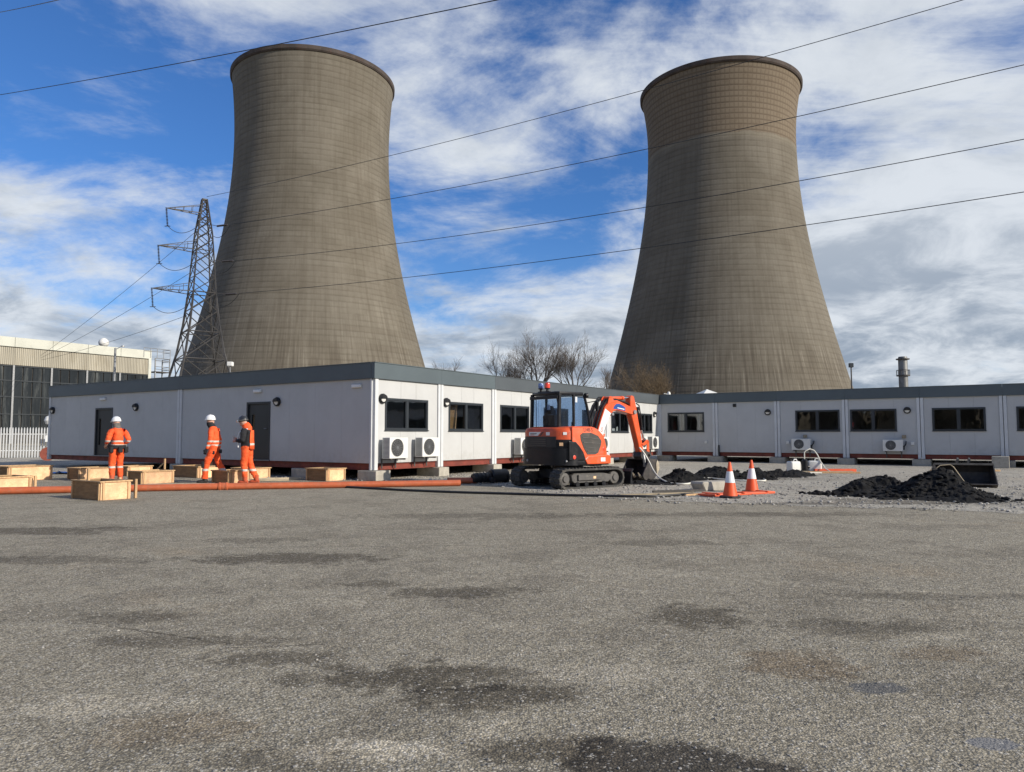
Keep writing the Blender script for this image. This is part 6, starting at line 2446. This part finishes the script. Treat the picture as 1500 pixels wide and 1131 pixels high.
# ------------------------------------------------------------------ people
M_jacket = hivis('hi_vis_jacket', ((1.13, 1.175), (1.02, 1.065)))
M_trous = hivis('hi_vis_trousers', ((0.40, 0.45),))
M_trous_plain = hivis('hi_vis_trousers_plain', ((0.34, 0.40),))
M_vest = hivis('hi_vis_vest', ((1.05, 1.10),))


def person(label, loc, rotz, J, style):
    """J: joint -> (x, y, z); faces +x.  One skinned body, clothing colours by region, clothes and hat as children."""
    t = thing('person', label, 'person', loc, rotz)
    order = ['pelvis', 'belly', 'chest', 'neckb', 'neck', 'headb']
    nodes, edges, rad = [], [], []
    ids = {}

    def add(n, r, parent=None):
        ids[n] = len(nodes)
        nodes.append(J[n])
        rad.append(r)
        if parent:
            edges.append((ids[parent], ids[n]))
    b = style.get('bulk', 1.0)
    add('pelvis', (0.155 * b, 0.125 * b))
    add('belly', (0.165 * b, 0.13 * b), 'pelvis')
    add('chest', (0.185 * b, 0.135 * b), 'belly')
    add('neckb', (0.10, 0.09), 'chest')
    add('neck', (0.062, 0.062), 'neckb')
    add('headb', (0.07, 0.075), 'neck')
    for s in ('l', 'r'):
        add('sh' + s, (0.088 * b, 0.085 * b), 'neckb')
        add('el' + s, (0.068 * b, 0.066 * b), 'sh' + s)
        add('wr' + s, (0.045, 0.042), 'el' + s)
        add('hp' + s, (0.112 * b, 0.108 * b), 'pelvis')
        add('kn' + s, (0.086 * b, 0.084 * b), 'hp' + s)
        add('an' + s, (0.072 * b, 0.072 * b), 'kn' + s)
    me = bpy.data.meshes.new('body')
    me.from_pydata(nodes, edges, [])
    o = bpy.data.objects.new('body', me)
    C.objects.link(o)
    o.modifiers.new('skin', 'SKIN')
    for i, r in enumerate(rad):
        me.skin_vertices[0].data[i].radius = r
    me.skin_vertices[0].data[0].use_root = True
    sd = o.modifiers.new('sub', 'SUBSURF')
    sd.levels = sd.render_levels = 3
    dg = bpy.context.evaluated_depsgraph_get()
    dg.update()
    em = bpy.data.meshes.new_from_object(o.evaluated_get(dg))
    bpy.data.objects.remove(o)
    bm = bmesh.new()
    bm.from_mesh(em)
    bpy.data.meshes.remove(em)
    V = {k: Vector(v) for k, v in J.items() if isinstance(v, tuple)}

    def segd(p, a, c):
        d = c - a
        f = max(0, min(1, (p - a).dot(d) / max(d.length_squared, 1e-9)))
        return (p - a - d * f).length
    # soft cloth folds
    for v in bm.verts:
        if v.co.z < V['neckb'].z + 0.02:
            n = mnoise.noise(v.co * 7.0) * 0.016 + mnoise.noise(Vector((v.co.x * 9, v.co.y * 9, v.co.z * 22))) * 0.011
            v.co += v.normal * n
    slots = style['mats']                                # 0 torso, 1 legs, 2 sleeves, 3 skin, 4 collar
    for f in bm.faces:
        c = f.calc_center_median()
        dleg = min(segd(c, V['hp' + s], V['kn' + s]) for s in 'lr')
        dsh = min(segd(c, V['kn' + s], V['an' + s]) for s in 'lr')
        darm = min(min(segd(c, V['sh' + s], V['el' + s]), segd(c, V['el' + s], V['wr' + s])) for s in 'lr')
        dtor = min(segd(c, V['pelvis'], V['belly']), segd(c, V['belly'], V['chest']), segd(c, V['chest'], V['neckb']))
        dnk = min(segd(c, V['neck'], V['headb']), segd(c, V['neckb'], V['neck']) + 0.02)
        w = {1: min(dleg - 0.02, dsh), 2: darm + 0.02, 0: dtor - 0.05, 4: dnk + 0.015}
        k = min(w, key=w.get)
        if k == 0 and c.z < V['pelvis'].z - 0.02:
            k = 1
        f.material_index = k
        f.smooth = True
    # head: skull with brow, nose, jaw and ears
    hc = V['head']
    hd_ = style.get('face', 0.0)
    hm = Matrix.Translation(hc) @ Matrix.Rotation(hd_, 4, 'Z') @ Matrix.Rotation(style.get('nod', 0.0), 4, 'Y')
    geo = bmesh.ops.create_uvsphere(bm, u_segments=20, v_segments=14, radius=0.1)
    for v in geo['verts']:
        p = v.co.copy()
        x, y, z = p.x * 0.98, p.y * 0.78, p.z * 1.16
        if z < 0 and x > 0:
            x *= 1 + 0.12 * (-z / 0.116)
        if z < -0.03:
            y *= 1 - 0.22 * min((-z - 0.03) / 0.086, 1)
        if x > 0.05 and abs(y) < 0.022 and -0.045 < z < 0.02:
            x += 0.022 * (1 - abs(y) / 0.022) * (1 - (z + 0.045) / 0.065 * 0.6)
        v.co = hm @ Vector((x, y, z))
    for f in {f for v in geo['verts'] for f in v.link_faces}:
        f.material_index = 3
        f.smooth = True
    mbh = MB()
    mbh.bm.free()
    mbh.bm = bm
    mbh.mi = 3
    for s in (-1, 1):
        mbh.lathe([(0, -0.008), (0.026, -0.006), (0.03, 0.004), (0.012, 0.01), (0, 0.004)], 10, sx=1.0, sy=0.65,
                  m=hm @ Matrix.Translation((-0.005, s * 0.08, -0.01)) @ Matrix.Rotation(s * -PI / 2, 4, 'X') @ Matrix.Rotation(0.2, 4, 'Z'))
    mbh.mi = 5
    for s in (-1, 1):                                     # eyes and mouth
        mbh.lathe([(0, -0.009), (0.009, 0), (0, 0.009)], 8, c=(0, 0, 0), m=hm @ Matrix.Translation((0.086, s * 0.03, 0.008)))
    mbh.box(0.094, 0.101, -0.022, 0.022, -0.064, -0.058, hm)
    # hands: palm and five jointed fingers
    mbh.mi = 6 if style.get('gloves') else 3
    for s in 'lr':
        wv, ev = V['wr' + s], V['el' + s]
        fw = (wv - ev).normalized()
        th = Vector(J.get('thumb' + s, (0.3, 0, 0.9)))
        sd_ = (th - fw * th.dot(fw)).normalized()
        nn = fw.cross(sd_)
        k = 1.12 if style.get('gloves') else 1.0
        pts_ = []
        p0, p1 = wv - fw * 0.02, wv + fw * 0.085 * k
        v8 = []
        for q, wd, tk in ((p0, 0.028, 0.022), (p1, 0.042, 0.016)):
            for a2, b2 in ((-1, -1), (1, -1), (1, 1), (-1, 1)):
                v8.append(q + sd_ * (a2 * wd * k) + nn * (b2 * tk * k))
        mbh._new(v8, [(3, 2, 1, 0), (4, 5, 6, 7), (0, 1, 5, 4), (1, 2, 6, 5), (2, 3, 7, 6), (3, 0, 4, 7)])
        curl = J.get('curl' + s, 0.5)
        for i, ln in enumerate((0.072, 0.080, 0.075, 0.060)):
            base = p1 + sd_ * ((0.031 - 0.0205 * i) * k) - fw * 0.012
            pts_ = [base]
            ang = 0.15 + curl * 0.3
            q = base.copy()
            for seg_ in (0.45, 0.32, 0.23):
                d = fw * math.cos(ang) + nn * math.sin(ang)
                q = q + d * (ln * seg_ * k * 1.05)
                pts_.append(q.copy())
                ang += curl
            mbh.path(pts_, [0.010 * k, 0.0095 * k, 0.009 * k, 0.007 * k], 7)
        tb = p0.lerp(p1, 0.35) + sd_ * 0.03
        mbh.path([tb, tb + sd_ * 0.03 + fw * 0.025, tb + sd_ * 0.038 + fw * 0.055 + nn * 0.012], [0.014 * k, 0.012 * k, 0.009 * k], 7)
    me = bpy.data.meshes.new('body')
    bmesh.ops.recalc_face_normals(bm, faces=bm.faces)
    bm.to_mesh(me)
    bm.free()
    for m_ in slots + [M_black, M_cloth]:
        me.materials.append(m_)
    body = bpy.data.objects.new('body', me)
    C.objects.link(body)
    body.parent = t

    # boots
    for s in 'lr':
        a = V['an' + s]
        toe = Vector(J.get('toe' + s, (a.x + 0.17, a.y, 0.03)))
        mb = MB()
        heel = Vector((a.x - 0.05, a.y, max(toe.z - 0.0, 0.035) + (0.03 if toe.z < a.z - 0.12 else 0)))
        dx_ = (toe - heel)
        d_ = Vector((dx_.x, dx_.y, 0)).normalized()
        mb.path([a + Vector((0, 0, 0.10)), a, heel + Vector((0, 0, 0.035)) + d_ * 0.03], [0.066, 0.064, 0.055], 12)
        mb.path([heel - d_ * 0.03 + Vector((0, 0, 0.018)), heel + d_ * 0.03 + Vector((0, 0, 0.022)), heel.lerp(toe, 0.6) + Vector((0, 0, 0.018)), toe + Vector((0, 0, 0.012)), toe + d_ * 0.03 + Vector((0, 0, 0.006))], [0.042, 0.05, 0.05, 0.046, 0.02], 12)
        mb.build('boot', style.get('boot', M_boot), t, smooth=True, ang=60)
    # helmet
    hat = MB()
    hat.lathe([(0.128, 0.0), (0.131, 0.012), (0.125, 0.03), (0.122, 0.05), (0.112, 0.085), (0.09, 0.12), (0.055, 0.142), (0.0, 0.15)], 24, sx=1.08, sy=0.92)
    hat.bm.faces.ensure_lookup_table()
    hat.prism([(0.10, -0.085), (0.15, -0.07), (0.175, -0.035), (0.18, 0.0), (0.175, 0.035), (0.15, 0.07), (0.10, 0.085)], 0.0, 0.010, lambda p, q, d: Vector((p, q, d - 0.06 * max(p - 0.12, 0))))
    for y in (-0.03, 0.0, 0.03):
        hat.path([(-0.115, y, 0.07), (-0.07, y, 0.125), (0.0, y, 0.15), (0.07, y, 0.125), (0.115, y, 0.07)], 0.007, 6)
    h = hat.build('hard_hat', style['hat'], t, smooth=True, ang=40)
    h.matrix_local = hm @ Matrix.Translation((0.0, 0, 0.045)) @ Matrix.Rotation(style.get('hat_tilt', -0.08), 4, 'Y')
    return t, V, hm


def ellipse_band(name, mat, parent, c, rx, ry, z0, z1, th=0.012, a0=0, a1=360, n=28, tilt=0.0):
    mb = MB()
    v, f = [], []
    full = abs(a1 - a0) >= 360
    m_ = n if full else n + 1
    for k in range(m_):
        a = R(a0 + (a1 - a0) * k / n)
        ca, sa = math.cos(a), math.sin(a)
        for rr, z in ((0, z0), (th, z0), (th, z1), (0, z1)):
            v.append((c[0] + ca * (rx + rr), c[1] + sa * (ry + rr), z + tilt * ca))
    for k in range(n):
        j = (k + 1) % m_
        for q in range(4):
            f.append((k * 4 + q, k * 4 + (q + 1) % 4, j * 4 + (q + 1) % 4, j * 4 + q))
    if not full:
        f += [(0, 3, 2, 1), (n * 4, n * 4 + 1, n * 4 + 2, n * 4 + 3)]
    mb._new(v, f)
    return mb.build(name, mat, parent, smooth=True)


# 1: man seen from behind, hands at a tool belt
J = dict(pelvis=(0, 0, .96), belly=(.0, 0, 1.12), chest=(.02, 0, 1.33), neckb=(.03, 0, 1.475), neck=(.05, 0, 1.53), headb=(.065, 0, 1.60), head=(.085, 0, 1.665),
         shl=(.0, .185, 1.425), ell=(-.06, .29, 1.18), wrl=(.13, .25, 1.05), shr=(.0, -.185, 1.425), elr=(-.07, -.31, 1.19), wrr=(.10, -.22, 1.03),
         hpl=(0, .10, .90), knl=(.03, .11, .50), anl=(-.02, .12, .11), hpr=(0, -.10, .90), knr=(.05, -.11, .50), anr=(.03, -.13, .11),
         thumbl=(0, -.6, .6), thumbr=(0, .6, .6), curll=0.7, curlr=0.7)
P1, V, hm = person('orange clad worker with a white helmet and dark tool belt, seen from behind', (-11.22, 21.4, 0.004), R(142), J,
                   dict(mats=[M_jacket, M_trous, M_jacket, M_skin, M_hair], hat=M_helmet, bulk=1.10, nod=0.15, face=0.3, boot=pm('orange_overboot', (0.62, 0.12, 0.05), 0.8, var=0.2)))
ellipse_band('tool_belt', M_cloth, P1, (0, 0, 0), 0.185, 0.215, 0.955, 1.045, 0.02)
for (x, y, w) in ((-.13, -.19, .10), (-.20, .0, .12), (.02, -.26, .11), (-0.1, .2, .1)):
    mb = MB()
    mb.box(x - 0.05, x + 0.05, y - w / 2, y + w / 2, 0.83, 1.0)
    mb.build('tool_pouch', M_cloth, P1, bevel=0.015)
mb = MB()
mb.tube((.05, -.28, .80), (.03, -.27, 1.06), 0.014, n=8)
mb.build('hanging_tool', M_steel, P1)
mb = MB()
mb.path([V['neckb'] + Vector((-.02, 0, -0.03)), V['neck'] + Vector((-.01, 0, 0.01)), V['head'] + Vector((-0.01, 0, -0.02))], [0.115, 0.095, 0.097], 14)
mb.build('hood_collar', M_hair, P1, smooth=True)

# 2: man walking left, head turned down, black neck gaiter and gloves
J = dict(pelvis=(0, 0, .97), belly=(.01, 0, 1.13), chest=(.03, 0, 1.35), neckb=(.05, 0, 1.50), neck=(.075, 0, 1.555), headb=(.10, 0, 1.63), head=(.115, 0, 1.70),
         shl=(.03, .19, 1.45), ell=(.03, .26, 1.17), wrl=(.12, .27, .93), shr=(.03, -.19, 1.45), elr=(-.06, -.26, 1.18), wrr=(-.04, -.27, .93),
         hpl=(0, .10, .92), knl=(.17, .12, .53), anl=(.20, .12, .13), hpr=(0, -.10, .92), knr=(-.10, -.11, .52), anr=(-.36, -.11, .16),
         toel=(.38, .12, .025), toer=(-.21, -.11, .03), thumbl=(.8, 0, -.2), thumbr=(.8, 0, -.2), curll=0.6, curlr=0.6)
P2, V, hm = person('worker in orange striding left with a white helmet, black face covering and black gloves', (-8.28, 20.95, 0.004), R(184), J,
                   dict(mats=[M_jacket, M_trous_plain, M_jacket, M_skin, M_cloth], hat=M_helmet, bulk=1.06, gloves=True, nod=0.12))
mb = MB()
mb.path([V['neckb'] + Vector((0, 0, -0.02)), V['neck'], V['headb'] + Vector((.02, 0, 0.0)), V['headb'] + Vector((.025, 0, 0.05))], [0.11, 0.095, 0.10, 0.098], 14)
mb.build('neck_gaiter', M_cloth, P2, smooth=True)
for (p, q) in ((('knl'), (.05, .06, -.02)), (('knr'), (.03, -.06, .0))):
    mb = MB()
    c = V[p] + Vector((q[0], q[1] * 0.4, q[2]))
    mb.box(c.x - 0.03, c.x + 0.055, c.y - 0.075, c.y + 0.075, c.z - 0.09, c.z + 0.09)
    mb.build('knee_patch', M_cloth, P2, bevel=0.025, seg=2)
for y in (.175, -.175):
    mb = MB()
    mb.box(-0.07, 0.09, y - 0.02, y + 0.02, 0.80, 0.89)
    mb.build('pocket_flap', M_cloth, P2, bevel=0.012)
mb = MB()
mb.box(-0.19, -0.15, -0.09, 0.09, 0.82, 0.93)
mb.build('rear_pocket', M_cloth, P2, bevel=0.012)
for s in 'lr':
    mb = MB()
    mb.path([V['kn' + s].lerp(V['an' + s], 0.78), V['kn' + s].lerp(V['an' + s], 1.0)], [0.088, 0.090], 12)
    mb.build('trouser_cuff', M_trous_plain, P2, smooth=True)

# 3: man standing, looking at a phone; dark helmet with goggles, black jacket under an orange vest
J = dict(pelvis=(0, 0, .96), belly=(.0, 0, 1.12), chest=(.02, 0, 1.34), neckb=(.04, 0, 1.485), neck=(.065, 0, 1.54), headb=(.095, 0, 1.605), head=(.115, 0, 1.665),
         shl=(.02, .185, 1.43), ell=(.02, .26, 1.16), wrl=(.27, .13, 1.17), shr=(.02, -.185, 1.43), elr=(.02, -.26, 1.16), wrr=(.27, -.10, 1.20),
         hpl=(0, .10, .91), knl=(.02, .12, .51), anl=(-.02, .13, .12), hpr=(0, -.10, .91), knr=(-.05, -.12, .50), anr=(-.22, -.14, .13),
         thumbl=(.2, -.5, .7), thumbr=(.2, .5, .7), curll=0.8, curlr=0.9)
P3, V, hm = person('worker in a black jacket, orange vest and dark helmet standing by the near door', (-7.28, 20.7, 0.004), R(176), J,
                   dict(mats=[M_cloth, M_trous_plain, M_cloth, M_skin, M_vest], hat=M_helmetb, bulk=1.08, nod=0.22, boot=pm('orange_trouser_foot', (0.55, 0.10, 0.04), 0.85, var=0.25)))
# vest: a back and side shell open at the front, hood behind the neck
mb = MB()
v, f = [], []
n = 20
zs = [0.98, 1.08, 1.18, 1.28, 1.38, 1.46]
for i, z in enumerate(zs):
    for k in range(n + 1):
        a = R(140 + (222 - 140) * k / n)
        sh = 1.0 if z < 1.4 else 0.8
        rx, ry = (0.185 + 0.012 * (i < 2)), (0.225 - 0.012 * i if i else 0.23)
        g = 1.0
        v.append((0.01 + math.cos(a) * rx * g, math.sin(a) * ry * g * sh, z + 0.05 * math.cos(a) * (i == 0)))
for i in range(len(zs) - 1):
    for k in range(n):
        if zs[i] > 1.22 and False:
            continue                                        # arm holes
        f.append((i * (n + 1) + k, i * (n + 1) + k + 1, (i + 1) * (n + 1) + k + 1, (i + 1) * (n + 1) + k))
mb._new(v, f)
vest = mb.build('hi_vis_vest', M_vest, P3, smooth=True)
so_ = vest.modifiers.new('thickness', 'SOLIDIFY')
so_.thickness = 0.012
for s in (-1, 1):
    mb = MB()
    mb.path([(0.19, s * 0.14, 0.99), (0.205, s * 0.15, 1.2), (0.17, s * 0.15, 1.38), (0.06, s * 0.125, 1.5), (-0.06, s * 0.12, 1.49)], [0.018, 0.02, 0.02, 0.02, 0.018], 8)
    mb.build('reflective_strip', M_conew, vest, smooth=True)
mb = MB()
mb.path([V['neckb'] + Vector((-.03, 0, -0.04)), V['neckb'] + Vector((-.03, 0, 0.03)), V['neck'] + Vector((-.03, 0, 0.04)), V['headb'] + Vector((-.03, 0, 0.02))], [0.13, 0.135, 0.115, 0.098], 14)
mb.build('hood', M_vest, P3, smooth=True)
mb = MB()
mb.path([hm @ Vector((0.128 * math.cos(2 * PI * k / 20), 0.112 * math.sin(2 * PI * k / 20), 0.062)) for k in range(20)], 0.014, 6, closed=True)
mb.build('goggle_strap', M_hair, P3, smooth=True)
mb = MB()
mb.lathe([(0, -0.035), (0.03, -0.03), (0.034, 0.02), (0, 0.03)], 10, m=hm @ Matrix.Translation((0.135, 0.045, 0.07)))
mb.lathe([(0, -0.035), (0.03, -0.03), (0.034, 0.02), (0, 0.03)], 10, m=hm @ Matrix.Translation((0.135, -0.045, 0.07)))
mb.build('goggles', M_chrome, P3, smooth=True)
mb = MB()
c = (V['wrl'] + V['wrr']) / 2 + Vector((0.11, 0, 0.05))
mb.box(c.x - 0.012, c.x + 0.0, c.y - 0.045, c.y + 0.045, c.z - 0.07, c.z + 0.08)
o = mb.build('phone', M_white, None, bevel=0.004)
o.location, o.rotation_euler = (-7.28, 20.7, 0.004), (0, 0, R(176))
tag(o, 'small white handset held by the man in a dark helmet', 'phone')
